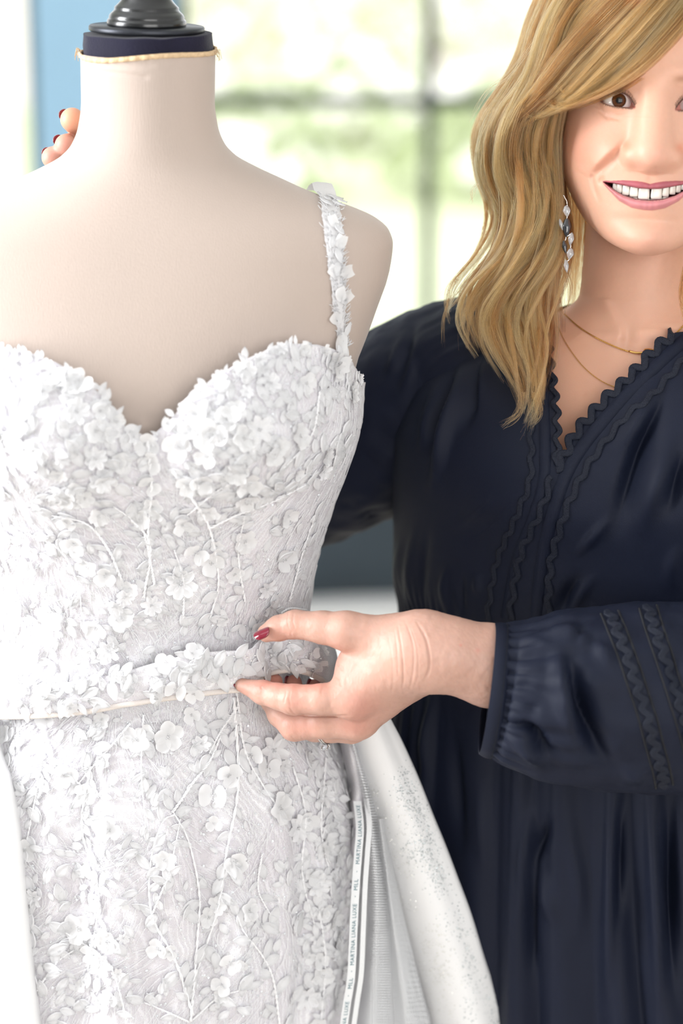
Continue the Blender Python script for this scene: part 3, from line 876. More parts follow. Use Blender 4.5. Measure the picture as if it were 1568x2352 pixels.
wpx = np.interp(np.linspace(0, 1, len(Pc)), [0, .12, .3, .55, .8, 1], [50, 46, 44, 34, 30, 22]) / 2950 / 2
us = np.linspace(-1, 1, 9)
V = Pc[:, None] + Bn[:, None] * (us[None, :, None] * wpx[:, None, None]) + Nc[:, None] * (0.0022 - .001 * us[None, :, None] ** 2)
V += Nc[:, None] * (0.0009 * vnoise(V, 260))[..., None] + Bn[:, None] * (0.0012 * np.abs(us)[None] * vnoise(V + 4, 320))[..., None]
strap = child_of(mk('shoulder_strap', V.reshape(-1, 3), gridF(len(Pc), 9), m_lace), gown)
ac = Acc()
for k in range(330):
    i = random.randrange(5, len(Pc) - 1); s = random.choice((-1, 1)); e = random.random()
    b = Pc[i] + Bn[i] * s * wpx[i] * random.uniform(.1, 1.05) + Nc[i] * .0025
    L_ = random.uniform(.002, .006)
    d = norm(Bn[i] * s * random.uniform(.2, 1) - T[i] * random.uniform(.2, 1.2) + Nc[i] * random.uniform(0, .5))
    ac.add(*tubeVF(np.array([b, b + d * L_ * .6, b + d * L_ + RNG.normal(size=3) * .0006]), [.0004, .0003, .0002], 4))
o = ac.build('frayed_threads', m_lace, strap); o['kind'] = 'stuff'; o.matrix_parent_inverse = Matrix.Translation(gown.location).inverted() if False else Matrix.Identity(4)
def on_strap(px, py, ang, size, me, name, tilt=0.0):
    p, nn, _ = hit(px, py, BVF)
    B = basis(p, norm(nn + RIGHT * tilt), img_dir(p, ang))
    o = bpy.data.objects.new(name, me); C.objects.link(o); M = Matrix.Identity(4)
    for i in range(3):
        for j in range(3): M[i][j] = float(B[i, j] * size / 2950)
        M[i][3] = float(p[i] + nn[i] * .003)
    o.parent = strap; o.matrix_basis = M
M_PETAL = mesh_of('petal', *(lambda t, s: (np.stack([(s * .42 * np.sqrt(np.clip(1 - (np.abs(t - .62) / .63) ** 2.2, .01, 1))) + 0 * t, t + 0 * s, .25 * t ** 2 + .12 * s * s], -1).reshape(-1, 3), gridF(9, 7)))(np.linspace(0, 1, 9)[:, None], np.linspace(-1, 1, 7)[None]), m_organza)
for (x, y, a, s, t_) in [(775, 632, -60, 30, -.2), (776, 632, 75, 34, .5), (780, 690, -35, 34, 0), (778, 694, 62, 34, .6), (776, 740, -50, 32, -.3), (780, 760, 190, 44, 0), (783, 790, 170, 34, 0), (768, 530, -20, 30, 0), (772, 575, 20, 32, 0)]:
    on_strap(x, y, a, s, M_PETAL, 'petal', t_)
for (x, y, a, s) in [(750, 458, 60, 36), (748, 462, 200, 34), (760, 464, 120, 34), (757, 480, -30, 32), (758, 470, 150, 34), (762, 495, 200, 34), (765, 520, 160, 36), (765, 545, 205, 38), (768, 570, 165, 38), (772, 600, 190, 36), (785, 770, 10, 34)]:
    on_strap(x, y, a, s, M_LEAF[1], 'leaf')
# ------------------------------------------------------------------ detachable overskirt: floral waistband, satin panels, net layers, printed tape
def satin_mat():
    m = mat('ivory_satin', srgb(240, 240, 241), 0.42, sheen=0.15, vary=0.015, vscale=12)
    return m
m_satin = satin_mat()
m_lining = mat('sand_band_lining', srgb(226, 217, 211), 0.7, bump=.5, bscale=900)
def net_mat():
    m = bpy.data.materials.new('white_open_net'); m.use_nodes = True
    nt = m.node_tree; N = nt.nodes; L = nt.links; b = N['Principled BSDF']; out = N['Material Output']
    b.inputs['Base Color'].default_value = (*srgb(236, 238, 241), 1); b.inputs['Roughness'].default_value = .8
    tc = N.new('ShaderNodeTexCoord'); vo = N.new('ShaderNodeTexVoronoi'); vo.feature = 'DISTANCE_TO_EDGE'; vo.inputs['Scale'].default_value = 1.0; vo.inputs['Randomness'].default_value = 0.12
    L.new(tc.outputs['UV'], vo.inputs['Vector'])
    gt = N.new('ShaderNodeMath'); gt.operation = 'LESS_THAN'; gt.inputs[1].default_value = 0.17
    L.new(vo.outputs['Distance'], gt.inputs[0])
    tr = N.new('ShaderNodeBsdfTransparent'); mx = N.new('ShaderNodeMixShader')
    L.new(gt.outputs[0], mx.inputs[0]); L.new(tr.outputs[0], mx.inputs[1]); L.new(b.outputs[0], mx.inputs[2]); L.new(mx.outputs[0], out.inputs['Surface'])
    return m
m_net = net_mat()
m_ink = mat('teal_grey_print', srgb(96, 132, 142), 0.8)
m_tape = mat('white_woven_tape', srgb(238, 240, 242), 0.6, bump=.4, bscale=1200)

osk = empty('overskirt', (float(W(560, 1530, 0)[0]), 0.02, 0))
tag(osk, 'white satin overskirt with a floral appliqued waistband, open over the lace gown', 'overskirt')
ROWS = [(10, 1572, 1648, None, .009), (100, 1566, 1640, None, .009), (200, 1553, 1626, None, .009), (300, 1528, 1606, None, .010), (400, 1498, 1588, None, .011),
        (480, 1482, 1574, None, .013), (550, 1472, 1560, None, .018), (610, 1466, 1548, -.030, 0), (665, 1462, 1538, -.036, 0), (705, 1464, 1545, -.030, 0), (735, 1470, 1560, -.012, 0), (755, 1478, 1575, .015, 0), (768, 1484, 1586, .045, 0)]
top, bot = [], []
for (x, a, b, y, lift) in ROWS:
    for (lst, yy) in ((top, a), (bot, b)):
        if y is None:
            p, n, _ = hit(x, yy); lst.append(p + n * (lift + (.002 if lst is bot else 0)))
        else: lst.append(W(x, yy, y + (.004 if lst is bot else 0)))
th_b = np.linspace(1.75, 2 * PI - 1.62, 14)
zt_b, zb_b = top[-1][2], bot[-1][2]
for k, t in enumerate(th_b):
    f = k / 13
    za = zt_b * (1 - f) + top[0][2] * f; zb_ = zb_b * (1 - f) + bot[0][2] * f
    top.append(dress_pt(np.array(t), np.array(za), .012)); bot.append(dress_pt(np.array(t), np.array(zb_), .012))
top = catmull(np.array(top), 260); bot = catmull(np.array(bot), 260)
uu = np.linspace(0, 1, 11)
Vb = top[:, None] * (1 - uu[None, :, None]) + bot[:, None] * uu[None, :, None]
Tn = norm(np.gradient(Vb[:, 5], axis=0)); Dn = norm(Vb[:, -1] - Vb[:, 0]); Bo = norm(np.cross(Tn, Dn))
Bo *= np.sign((Bo * (Vb[:, 5] - np.array([cxn, FY, 0])) * np.array([1, 1, 0])).sum(1))[:, None]
Vb = Vb + Bo[:, None] * (.003 * np.sin(uu * PI)[None, :, None] + .0012 * vnoise(Vb, 110)[..., None])
Vi = Vb - Bo[:, None] * .0022
nb = len(top)
Vall = np.vstack([Vb.reshape(-1, 3), Vi.reshape(-1, 3)])
Fo = gridF(nb, 11); Fi = Fo[:, ::-1] + nb * 11
ei = np.arange(nb - 1)
rims = []
for j in (0, 10):
    q = np.stack([ei * 11 + j, (ei + 1) * 11 + j, (ei + 1) * 11 + j + nb * 11, ei * 11 + j + nb * 11], 1); rims.append(q)
band = child_of(mk('waistband', Vall, [np.vstack([Fo, Fi] + rims)], m_gown), osk)
BVW = BVHTree.FromPolygons([tuple(p) for p in Vb.reshape(-1, 3)], [tuple(f) for f in Fo])
# piped lower edge of the band
V, F = tubeVF(Vb[:, 10] + Bo * .0005, .0022, 8)
child_of(mk('band_piping', V, F, m_lining), osk)
def on_band(px, py, ang, size, me, name, lift=.001, tilt=.2):
    d = ray_dir(px, py); loc, n, i, _ = BVW.ray_cast(Vector(CAM), Vector(d))
    if loc is None: return
    n = np.array(n); n = n if n @ d < 0 else -n
    n = norm(n + tilt * RNG.normal(size=3))
    place(me, name, np.array(loc), basis(np.array(loc), n, img_dir(loc, ang)), size / 3000., osk, lift)
M_LEAFB = [mesh_of('leaf', V, F, m_organza) for V, F in LEAF]
for (x, y, a, s) in [(600, 1505, 130, 44), (560, 1480, 170, 44), (530, 1490, 200, 46), (512, 1478, 140, 44), (585, 1480, 150, 40), (480, 1500, 160, 50), (455, 1500, -150, 46), (505, 1530, 160, 48), (525, 1545, 20, 34), (545, 1520, 110, 44), (570, 1530, 60, 40), (620, 1500, 100, 44), (640, 1500, 150, 40), (660, 1490, 60, 40),
                     (430, 1520, -160, 48), (405, 1510, 120, 44), (380, 1545, -130, 46), (350, 1550, 150, 44), (330, 1530, 110, 40), (300, 1540, -160, 46), (280, 1555, 30, 42), (255, 1560, 160, 46), (230, 1575, -120, 46), (205, 1600, 100, 50), (180, 1590, 30, 44), (150, 1600, 190, 46), (120, 1605, -100, 46), (90, 1600, 60, 46), (60, 1610, 180, 44), (30, 1605, 100, 46), (10, 1620, 30, 44),
                     (200, 1570, 60, 40), (140, 1570, 110, 40), (70, 1580, -40, 40), (475, 1545, 90, 36), (420, 1560, 100, 36), (330, 1580, 120, 36), (690, 1500, 120, 38), (270, 1590, 80, 36), (495, 1520, 30, 46), (540, 1500, 40, 42), (555, 1498, 200, 44), (590, 1505, 20, 42), (610, 1520, 170, 44), (632, 1486, 30, 40), (575, 1520, 120, 40), (650, 1512, 20, 40), (672, 1505, 170, 40), (445, 1530, 30, 44), (415, 1535, 60, 44), (465, 1520, 10, 44), (395, 1555, 20, 42), (365, 1565, 190, 44)]:
    on_band(x, y + (12 if x > 360 else 4), a, s * 1.08, M_LEAFB[random.randrange(3)], 'leaf', .0018, .1)
for (x, y, s, k) in [(382, 1518, 50, 1), (440, 1505, 46, 1), (355, 1580, 60, 3), (405, 1580, 56, 3), (445, 1590, 46, 1), (300, 1530, 54, 3), (690, 1525, 30, 1), (710, 1500, 42, 3), (728, 1520, 40, 1), (715, 1535, 36, 3), (735, 1495, 36, 0), (160, 1620, 46, 0), (45, 1590, 50, 1), (250, 1545, 44, 0), (105, 1590, 44, 0)]:
    on_band(x, y, random.uniform(0, 360), s, M_FLOW[k], 'flower', .003, .3)
for k in range(110):
    x = random.uniform(15, 700)
    on_band(x, np.interp(x, [r[0] for r in ROWS], [r[1] for r in ROWS]) + random.uniform(8, 64), random.uniform(0, 360), random.uniform(22, 40), M_LEAF[random.randrange(4)], 'leaf')
Vs0, Fs0 = latheVF([(.0002, .0006), (.0012, 0), (.0002, -.0006)], 8)
ac = Acc()
for k in range(90):
    x = random.uniform(380, 760); a = np.interp(x, [r[0] for r in ROWS], [r[1] for r in ROWS]); b = np.interp(x, [r[0] for r in ROWS], [r[2] for r in ROWS])
    loc, n, i, _ = BVW.ray_cast(Vector(CAM), Vector(ray_dir(x, random.uniform(a + 8, b - 8))))
    if loc is not None: ac.add(Vs0 + np.array(loc) - FWD * .0015, Fs0)
o = child_of(ac.build('seed_beads', m_bead), osk); o['kind'] = 'stuff'

# satin panel beside the hand, rolled at its outer edge
PAN = np.array([  # py, inner px, outer px
    (1560, 775, 862), (1640, 780, 893), (1700, 788, 924), (1784, 815, 962), (1868, 845, 995), (1944, 868, 1026), (2013, 889, 1052), (2097, 914, 1083), (2193, 945, 1112), (2327, 982, 1155), (2500, 1020, 1200)], float)
pyr = np.linspace(1560, 2500, 90)
xi = pchip(PAN[:, 0], PAN[:, 1], pyr); xo = pchip(PAN[:, 0], PAN[:, 2], pyr)
def panel_rows(xi, xo, yi, ym, yo, yb, pyr):
    R = []
    for k, p in enumerate(pyr):
        w = xo[k] - xi[k]
        pts = np.array([W(xi[k] + .10 * w, p, yi + .07), W(xi[k] + .015 * w, p, yi + .02), W(xi[k] + .03 * w, p, yi), W(xi[k] + .3 * w, p, ym + .006), W(xi[k] + .6 * w, p, ym),
                        W(xi[k] + .88 * w, p, ym + .01), W(xo[k] - .01 * w, p, yo), W(xo[k] - .06 * w, p, yo + .03), W(xo[k] - .25 * w, p, yb)])
        R.append(catmull(pts, 40))
    return np.array(R)
R_ = panel_rows(xi, xo, .030, -.002, .012, .075, pyr)
low = R_[-1].copy(); ext = []
for k in range(1, 14):
    q = low.copy(); f = k / 13; q[:, 2] = low[:, 2] * (1 - f) + .012 * f; q[:, 0] += .14 * f; ext.append(q)
R_ = np.concatenate([R_, np.array(ext)])
R_ += (.0016 * vnoise(R_.reshape(-1, 3), 16)).reshape(R_.shape[:2])[..., None] * np.array([0, 1, 0])
pan = child_of(mk('satin_panel', R_.reshape(-1, 3), gridF(R_.shape[0], 40), m_satin), osk)
BVP = BVHTree.FromPolygons([tuple(p) for p in R_.reshape(-1, 3)], [tuple(f) for f in gridF(R_.shape[0], 40)])
# silver glitter scattered in drifts on the satin
m_silver = mat('silver_glitter', srgb(206, 214, 216), 0.25, metal=0.4)
m_iri = mat('white_glitter', srgb(250, 250, 246), 0.2, metal=0.2)
def glitter(clusters, m, name, smin, smax, seed):
    g = np.random.default_rng(seed); ac = Acc()
    for (x, y, sx, sy, rot, n) in clusters:
        c, s = math.cos(rot), math.sin(rot)
        for k in range(n):
            a, b = g.normal(0, sx), g.normal(0, sy)
            loc, nn, i, _ = BVP.ray_cast(Vector(CAM), Vector(ray_dir(x + a * c - b * s, y + a * s + b * c)))
            if loc is None: continue
            nn = np.array(nn); nn = nn if nn @ FWD < 0 else -nn
            nn = norm(nn + .45 * g.normal(size=3)); sz = g.uniform(smin, smax) / 2900
            kk = 6; an = np.arange(kk) / kk * 2 * PI
            V = np.vstack([np.stack([np.cos(an), np.sin(an), 0 * an], 1), [[0, 0, .35]]]) * sz
            F = np.stack([np.arange(kk), (np.arange(kk) + 1) % kk, np.full(kk, kk)], 1)
            ac.add(V @ basis(None, nn, UP).T + np.array(loc) + nn * .0006, F)
    o = child_of(ac.build(name, m, None, False), osk); o['kind'] = 'stuff'
glitter([(928, 1800, 14, 22, 0, 130), (945, 1840, 14, 24, -.4, 120), (975, 1895, 10, 30, -.35, 110), (968, 1950, 22, 26, -.4, 130), (995, 1990, 12, 34, -.3, 120), (1010, 2030, 14, 24, 0, 90), (960, 1960, 24, 30, 0, 80), (1055, 2110, 6, 26, -.3, 40), (1068, 2170, 12, 26, -.3, 60), (1080, 2230, 14, 26, -.3, 70),
         (1118, 2290, 12, 26, -.4, 60), (1140, 2335, 12, 18, 0, 50), (1030, 2140, 10, 30, -.3, 26), (1080, 2320, 12, 20, 0, 40)], m_silver, 'silver_glitter', .7, 2.0, 3)
glitter([(858, 1815, 7, 12, 0, 46), (868, 1870, 12, 26, -.2, 30), (880, 1920, 10, 18, 0, 26), (905, 1960, 14, 24, 0, 40), (935, 1990, 24, 18, 0, 70), (912, 2050, 8, 24, -.2, 40), (945, 2085, 10, 10, 0, 24), (990, 2170, 26, 30, 0, 130), (1000, 2240, 28, 24, 0, 150), (1015, 2320, 16, 22, 0, 40), (895, 1870, 30, 24, 0, 40), (940, 1900, 30, 30, 0, 40)], m_iri, 'white_glitter', .8, 2.4, 4)

# net layers between the lace skirt and the satin panel
def sheet(name, cols, py0, py1, m, uvs=None, n=70, wav=.002, seed=0):
    """cols: list of (list of (py, px), y) edges across the sheet"""
    pr = np.linspace(py0, py1, n); E = []
    for (ed, y) in cols:
        ed = np.array(ed, float); x = pchip(ed[:, 0], ed[:, 1], pr)
        E.append(np.array([W(a, b, y) for a, b in zip(x, pr)]))
    E = np.stack(E, 1)
    G = np.array([catmull(e, 26) for e in E])
    G[..., 1] += wav * vnoise(G + seed, 30)
    low = G[-1].copy(); ex = []
    for k in range(1, 8):
        q = low.copy(); f = k / 7; q[:, 2] = low[:, 2] * (1 - f) + .015 * f; q[:, 0] += .1 * f; ex.append(q)
    G = np.concatenate([G, np.array(ex)])
    o = mk(name, G.reshape(-1, 3), gridF(G.shape[0], 26), m)
    if uvs:
        uv = o.data.uv_layers.new(name='UVMap')
        s_ = np.r_[0, np.cumsum(np.linalg.norm(np.diff(G[:, 13], axis=0), axis=1))]; t_ = np.r_[0, np.cumsum(np.linalg.norm(np.diff(G[60], axis=0), axis=1))]
        UV = np.stack(np.broadcast_arrays(t_[None] * uvs, s_[:, None] * uvs), -1).reshape(-1, 2)
        li = np.empty(len(o.data.loops), np.int32); o.data.loops.foreach_get('vertex_index', li)
        uv.data.foreach_set('uv', UV[li].astype(np.float32).ravel())
    return child_of(o, osk)
sheet('net_layer', [([(1700, 800), (1880, 832), (2100, 846), (2352, 815)], .02), ([(1700, 808), (1880, 850), (2100, 862), (2352, 850)], -.005), ([(1700, 815), (1880, 862), (2100, 895), (2352, 915)], .012), ([(1700, 830), (1880, 880), (2100, 925), (2352, 985)], .03)], 1700, 2500, m_net, 420)
sheet('net_layer', [([(1700, 795), (1880, 815), (2100, 815), (2352, 790)], .035), ([(1700, 810), (1880, 845), (2100, 855), (2352, 852)], .03), ([(1700, 830), (1880, 880), (2100, 920), (2352, 960)], .045)], 1700, 2500, m_net, 390, seed=5)
sheet('lining_sheet', [([(1660, 770), (1880, 800), (2100, 800), (2352, 775)], .065), ([(1660, 800), (1880, 835), (2100, 840), (2352, 838)], .055), ([(1660, 830), (1880, 880), (2100, 925), (2352, 985)], .07)], 1660, 2500, m_satin, seed=2)
sheet('net_fold', [([(1880, 866), (2100, 893), (2352, 905)], .008), ([(1880, 872), (2100, 902), (2352, 940)], -.004), ([(1880, 882), (2100, 926), (2352, 990)], .018)], 1880, 2500, m_net, 620, seed=9)
# rippled lace hem edge beside the tape
edge = np.array([(1690, 785), (1800, 806), (1950, 800), (2100, 792), (2230, 785), (2352, 766)], float)
pr = np.linspace(1690, 2420, 120); xe = pchip(edge[:, 0], edge[:, 1], pr)
G = np.array([[W(x + u * 30 + (3 * math.sin(p * .09) if k == 5 else 0), p, .020 - .016 * math.sin(u * PI) + .004 * math.sin(p * .06 + u * 2)) for k, u in enumerate(np.linspace(-.3, 1, 6))] for x, p in zip(xe, pr)])
child_of(mk('ruffled_edge', G.reshape(-1, 3), gridF(120, 6), m_gown), osk)
# hanging printed tape, a long loop
TAPE = np.array([(1840, 820, .000), (1900, 826, -.014), (1960, 822, -.022), (2040, 816, -.028), (2140, 811, -.032), (2240, 806, -.034), (2300, 797, -.034), (2360, 788, -.034), (2440, 775, -.032)], float)
tp = catmull(np.array([W(x, p, y) for p, x, y in TAPE]), 120)
T = norm(np.gradient(tp, axis=0)); yaw = 0.28
side = norm(np.cross(np.cross(T, -FWD), T)) ; Wd = norm(np.cross(T, norm(-FWD + RIGHT * yaw)))
Wd *= np.sign(Wd @ RIGHT)[:, None]
hw = 9.5 / 2880
Nt = norm(np.cross(Wd, T)); Nt *= np.sign(-(Nt @ FWD))[:, None]
us = np.linspace(-1, 1, 5)
V = tp[:, None] + Wd[:, None] * us[None, :, None] * hw + Nt[:, None] * (.0004 * us[None, :, None] ** 2)
tape = child_of(mk('printed_tape', V.reshape(-1, 3), gridF(120, 5), m_tape), osk)
V2 = tp[:, None] + RIGHT * (21 / 2880) + np.array([0, .004, 0]) + Wd[:, None] * us[None, :, None] * hw * .62
V2[:, :, 0] += (np.linspace(0, 1, 120) * 4 / 2880)[:, None]
child_of(mk('tape_return', V2.reshape(-1, 3), gridF(120, 5), m_tape), osk)
L_ = np.r_[0, np.cumsum(np.linalg.norm(np.diff(tp, axis=0), axis=1))]
tpy = proj(tp)[1]
ac = Acc()
def word(text, py_bottom, py_top):
    """letters read upward along the tape; the word spans the two picture heights"""
    cu = bpy.data.curves.new('w', 'FONT'); cu.body = text; cu.size = 1; cu.space_character = 1.12
    to = bpy.data.objects.new('w', cu); C.objects.link(to)
    dg = bpy.context.evaluated_depsgraph_get(); me = bpy.data.meshes.new_from_object(to.evaluated_get(dg))
    bpy.data.objects.remove(to); bpy.data.curves.remove(cu)
    bm = bmesh.new(); bm.from_mesh(me); bmesh.ops.triangulate(bm, faces=bm.faces[:])
    v = np.array([x.co[:] for x in bm.verts]); f = np.array([[a.index for a in q.verts] for q in bm.faces]); bm.free(); bpy.data.meshes.remove(me)
    x0, x1 = v[:, 0].min(), v[:, 0].max()
    s0 = np.interp(py_bottom, tpy, L_); s1 = np.interp(py_top, tpy, L_)
    s = s0 + (v[:, 0] - x0) / (x1 - x0) * (s1 - s0)
    h = 9.6 / 2880 / .73
    if text == '·': h *= 1
    w = (v[:, 1] - .36) * h
    P = np.stack([np.interp(s, L_, tp[:, k]) for k in range(3)], 1); Wv = np.stack([np.interp(s, L_, Wd[:, k]) for k in range(3)], 1); Nv = np.stack([np.interp(s, L_, Nt[:, k]) for k in range(3)], 1)
    ac.add(P - Wv * w[:, None] + Nv * .0006, f)
for (t, b, a) in [('MARTINA LIANA LUXE', 2216, 2076), ('MLL', 2044, 2019), ('MLL', 2270, 2246), ('MARTINA LIANA LUXE', 2432, 2300), ('MARTINA LIANA LUXE', 1984, 1850), ('·', 2060, 2057), ('·', 2003, 2000), ('·', 2232, 2229), ('·', 2288, 2285)]:
    word(t, b, a)
o = ac.build('lettering', m_ink, tape, False)
# left panel of the overskirt, falling over the lace at the picture edge
pl = np.linspace(1640, 2480, 60); xl = pchip(np.array([1640, 1720, 1800, 1900, 2000, 2150, 2352, 2500.]), np.array([-14, 4, 28, 46, 56, 70, 92, 110.]), pl)
G = []
for p, x in zip(pl, xl):
    q, n, _ = hit(max(x, 2) + 1, min(p, 2345))
    base = W(x, p, q[1] - .004)
    ys = base[1]
    G.append(catmull(np.array([W(x + 6, p, ys + .012), base, W(x - 22, p, ys - .010), W(x - 90, p, ys + .0), W(x - 170, p, ys + .03), W(x - 260, p, ys + .08)]), 26))
G = np.array(G); low = G[-1].copy(); ex = []
for k in range(1, 8):
    q = low.copy(); f = k / 7; q[:, 2] = low[:, 2] * (1 - f) + .015 * f; q[:, 0] -= .08 * f; q[:, 1] -= .05 * f; ex.append(q)
G = np.concatenate([G, np.array(ex)])
child_of(mk('satin_panel', G.reshape(-1, 3), gridF(G.shape[0], 26), m_satin), osk)
# ------------------------------------------------------------------ the woman: skin
import openvdb
def smin_into(f, lo, vox, sdf_fn, c, rad, k):
    """smooth-union a primitive into the field, only where it matters"""
    m = rad + k + 4 * vox
    a = np.maximum(np.floor((np.min(c, 0) - m - lo) / vox).astype(int), 0)
    b = np.minimum(np.ceil((np.max(c, 0) + m - lo) / vox).astype(int) + 1, f.shape)
    if (b <= a).any(): return
    g = [lo[i] + vox * np.arange(a[i], b[i], dtype=np.float32) for i in range(3)]
    X, Y, Z = np.meshgrid(*g, indexing='ij')
    d = sdf_fn(X.astype(np.float32), Y.astype(np.float32), Z.astype(np.float32))
    s = f[a[0]:b[0], a[1]:b[1], a[2]:b[2]]
    h = np.maximum(k - np.abs(s - d), 0) / k
    np.copyto(s, np.minimum(s, d) - h * h * k * 0.25)
def cone_sdf(A, B, r1, r2):
    A = np.asarray(A, np.float32); B = np.asarray(B, np.float32)
    ba = B - A; l2 = float(ba @ ba); rr = r1 - r2
    a2 = l2 - rr * rr; il2 = 1 / max(l2, 1e-12)
    if a2 <= 0:
        Cc, r = (A, r1) if r1 > r2 else (B, r2)
        return lambda X, Y, Z: np.sqrt((X - Cc[0])**2 + (Y - Cc[1])**2 + (Z - Cc[2])**2) - r
    def fn(X, Y, Z):
        px, py, pz = X - A[0], Y - A[1], Z - A[2]
        y = px * ba[0] + py * ba[1] + pz * ba[2]
        z = y - l2
        qx, qy, qz = px * l2 - ba[0] * y, py * l2 - ba[1] * y, pz * l2 - ba[2] * y
        x2 = qx * qx + qy * qy + qz * qz
        y2 = y * y * l2; z2 = z * z * l2
        k = np.sign(rr) * rr * rr * x2
        r = (np.sqrt(x2 * a2 * il2) + y * rr) * il2 - r1
        r = np.where(np.sign(z) * a2 * z2 > k, np.sqrt(x2 + z2) * il2 - r2, r)
        r = np.where(np.sign(y) * a2 * y2 < k, np.sqrt(x2 + y2) * il2 - r1, r)
        return r
    return fn
def sdf_mesh(prims, vox):
    """prims: (A, B, r1, r2, k) round cones -> quad mesh"""
    allp = np.array([q for p in prims for q in (p[0], p[1])]); R = max(max(p[2], p[3]) for p in prims) + .01
    lo = allp.min(0) - R; hi = allp.max(0) + R
    n = np.ceil((hi - lo) / vox).astype(int) + 1
    f = np.full(n, .05, np.float32)
    for (A, B, r1, r2, k) in prims:
        smin_into(f, lo, vox, cone_sdf(A, B, r1, r2), np.array([A, B]), max(r1, r2), k)
    g = openvdb.FloatGrid(.05); g.copyFromArray(f, tolerance=0.0)
    pts, quads = g.convertToQuads(0.0)
    return pts * vox + lo, np.asarray(quads, int)
HS = 1 / 3034.
def chain(pts, k, k0=None):
    """pts: (px, py, y, r px)"""
    out = []
    for i in range(len(pts) - 1):
        a, b = pts[i], pts[i + 1]
        out.append((W(*a[:3]), W(*b[:3]), a[3] * HS, b[3] * HS, (k0 if (i == 0 and k0) else k)))
    return out
# left hand: dorsum towards the camera, thumb above, index below, the rest curled behind
LH = dict(
    thumb=[(925, 1474, -.078, 50), (795, 1449, -.074, 44), (740, 1441, -.068, 36), (678, 1434, -.060, 31.5), (640, 1443, -.056, 28), (612, 1454, -.052, 21)],
    index=[(812, 1609, -.085, 40), (740, 1606, -.083, 34), (674, 1607, -.076, 34), (640, 1600, -.070, 29), (604, 1591, -.062, 27), (556, 1574, -.053, 16)],
    middle=[(822, 1655, -.068, 42), (745, 1660, -.063, 36), (676, 1667, -.055, 34), (645, 1640, -.044, 30), (624, 1606, -.032, 27), (629, 1566, -.024, 20)],
    ring=[(806, 1668, -.046, 38), (758, 1672, -.038, 33), (722, 1672, -.028, 31), (690, 1640, -.014, 28), (680, 1612, -.008, 26), (674, 1569, -.003, 20)],
    pinky=[(798, 1655, -.026, 33), (765, 1655, -.014, 28), (745, 1640, -.004, 25), (730, 1612, .004, 22), (722, 1575, .010, 16)])
prims = chain([(1420, 1560, -.070, 112), (1280, 1545, -.070, 100), (1128, 1529, -.080, 87.5), (1031, 1504, -.086, 78), (975, 1497, -.086, 77)], .012)
prims += chain([(975, 1497, -.086, 76), (930, 1505, -.084, 62), (812, 1606, -.085, 41)], .014)
prims += chain([(960, 1505, -.078, 74), (920, 1540, -.070, 60), (822, 1652, -.068, 42)], .014)
prims += chain([(950, 1520, -.065, 66), (806, 1664, -.046, 38)], .012)
prims += chain([(950, 1525, -.052, 60), (798, 1655, -.028, 34)], .012)
prims += chain([(960, 1480, -.084, 64), (925, 1474, -.078, 52)], .014)
prims += chain([(890, 1490, -.072, 58), (822, 1530, -.070, 42)], .016)
prims += chain([(870, 1560, -.070, 56), (850, 1580, -.060, 60)], .014)
prims += chain([(820, 1528, -.070, 38), (808, 1572, -.076, 38)], .012)
for k_, v in LH.items(): prims += chain(v, .0035, .007)
VLH, FLH = sdf_mesh(prims, .00072)
# surface relief: wrist creases, knuckle folds, web folds (cut where they run on the skin)
def creases(V, lines, fmask=None):
    px, py = proj(V); P2 = np.stack([px, py], 1); d = np.zeros(len(V))
    for (pl, depth, wid) in lines:
        pl = catmull(np.array(pl, float), 24); bb = (px > pl[:, 0].min() - 4 * wid) & (px < pl[:, 0].max() + 4 * wid) & (py > pl[:, 1].min() - 4 * wid) & (py < pl[:, 1].max() + 4 * wid)
        if not bb.any(): continue
        r, sd, ar = seg_dist(P2[bb], pl)
        end = np.clip(np.minimum(ar, 1 - ar) / .15, 0, 1)
        d[bb] += depth * (np.exp(-(r / wid)**2) - .18 * np.exp(-(r / (2.2 * wid))**2)) * end
    return d
def vnormals(V, F):
    N = np.zeros_like(V); n = np.cross(V[F[:, 2]] - V[F[:, 0]], V[F[:, 3]] - V[F[:, 1]])
    for k in range(4): np.add.at(N, F[:, k], n)
    return norm(N)
N_ = vnormals(VLH, FLH)
if (N_[np.argmin(VLH[:, 1])] @ np.array([0, -1, 0])) < 0: FLH = FLH[:, ::-1]; N_ = -N_
face = np.clip(-(N_ @ FWD), 0, 1) > .12
mm = .001
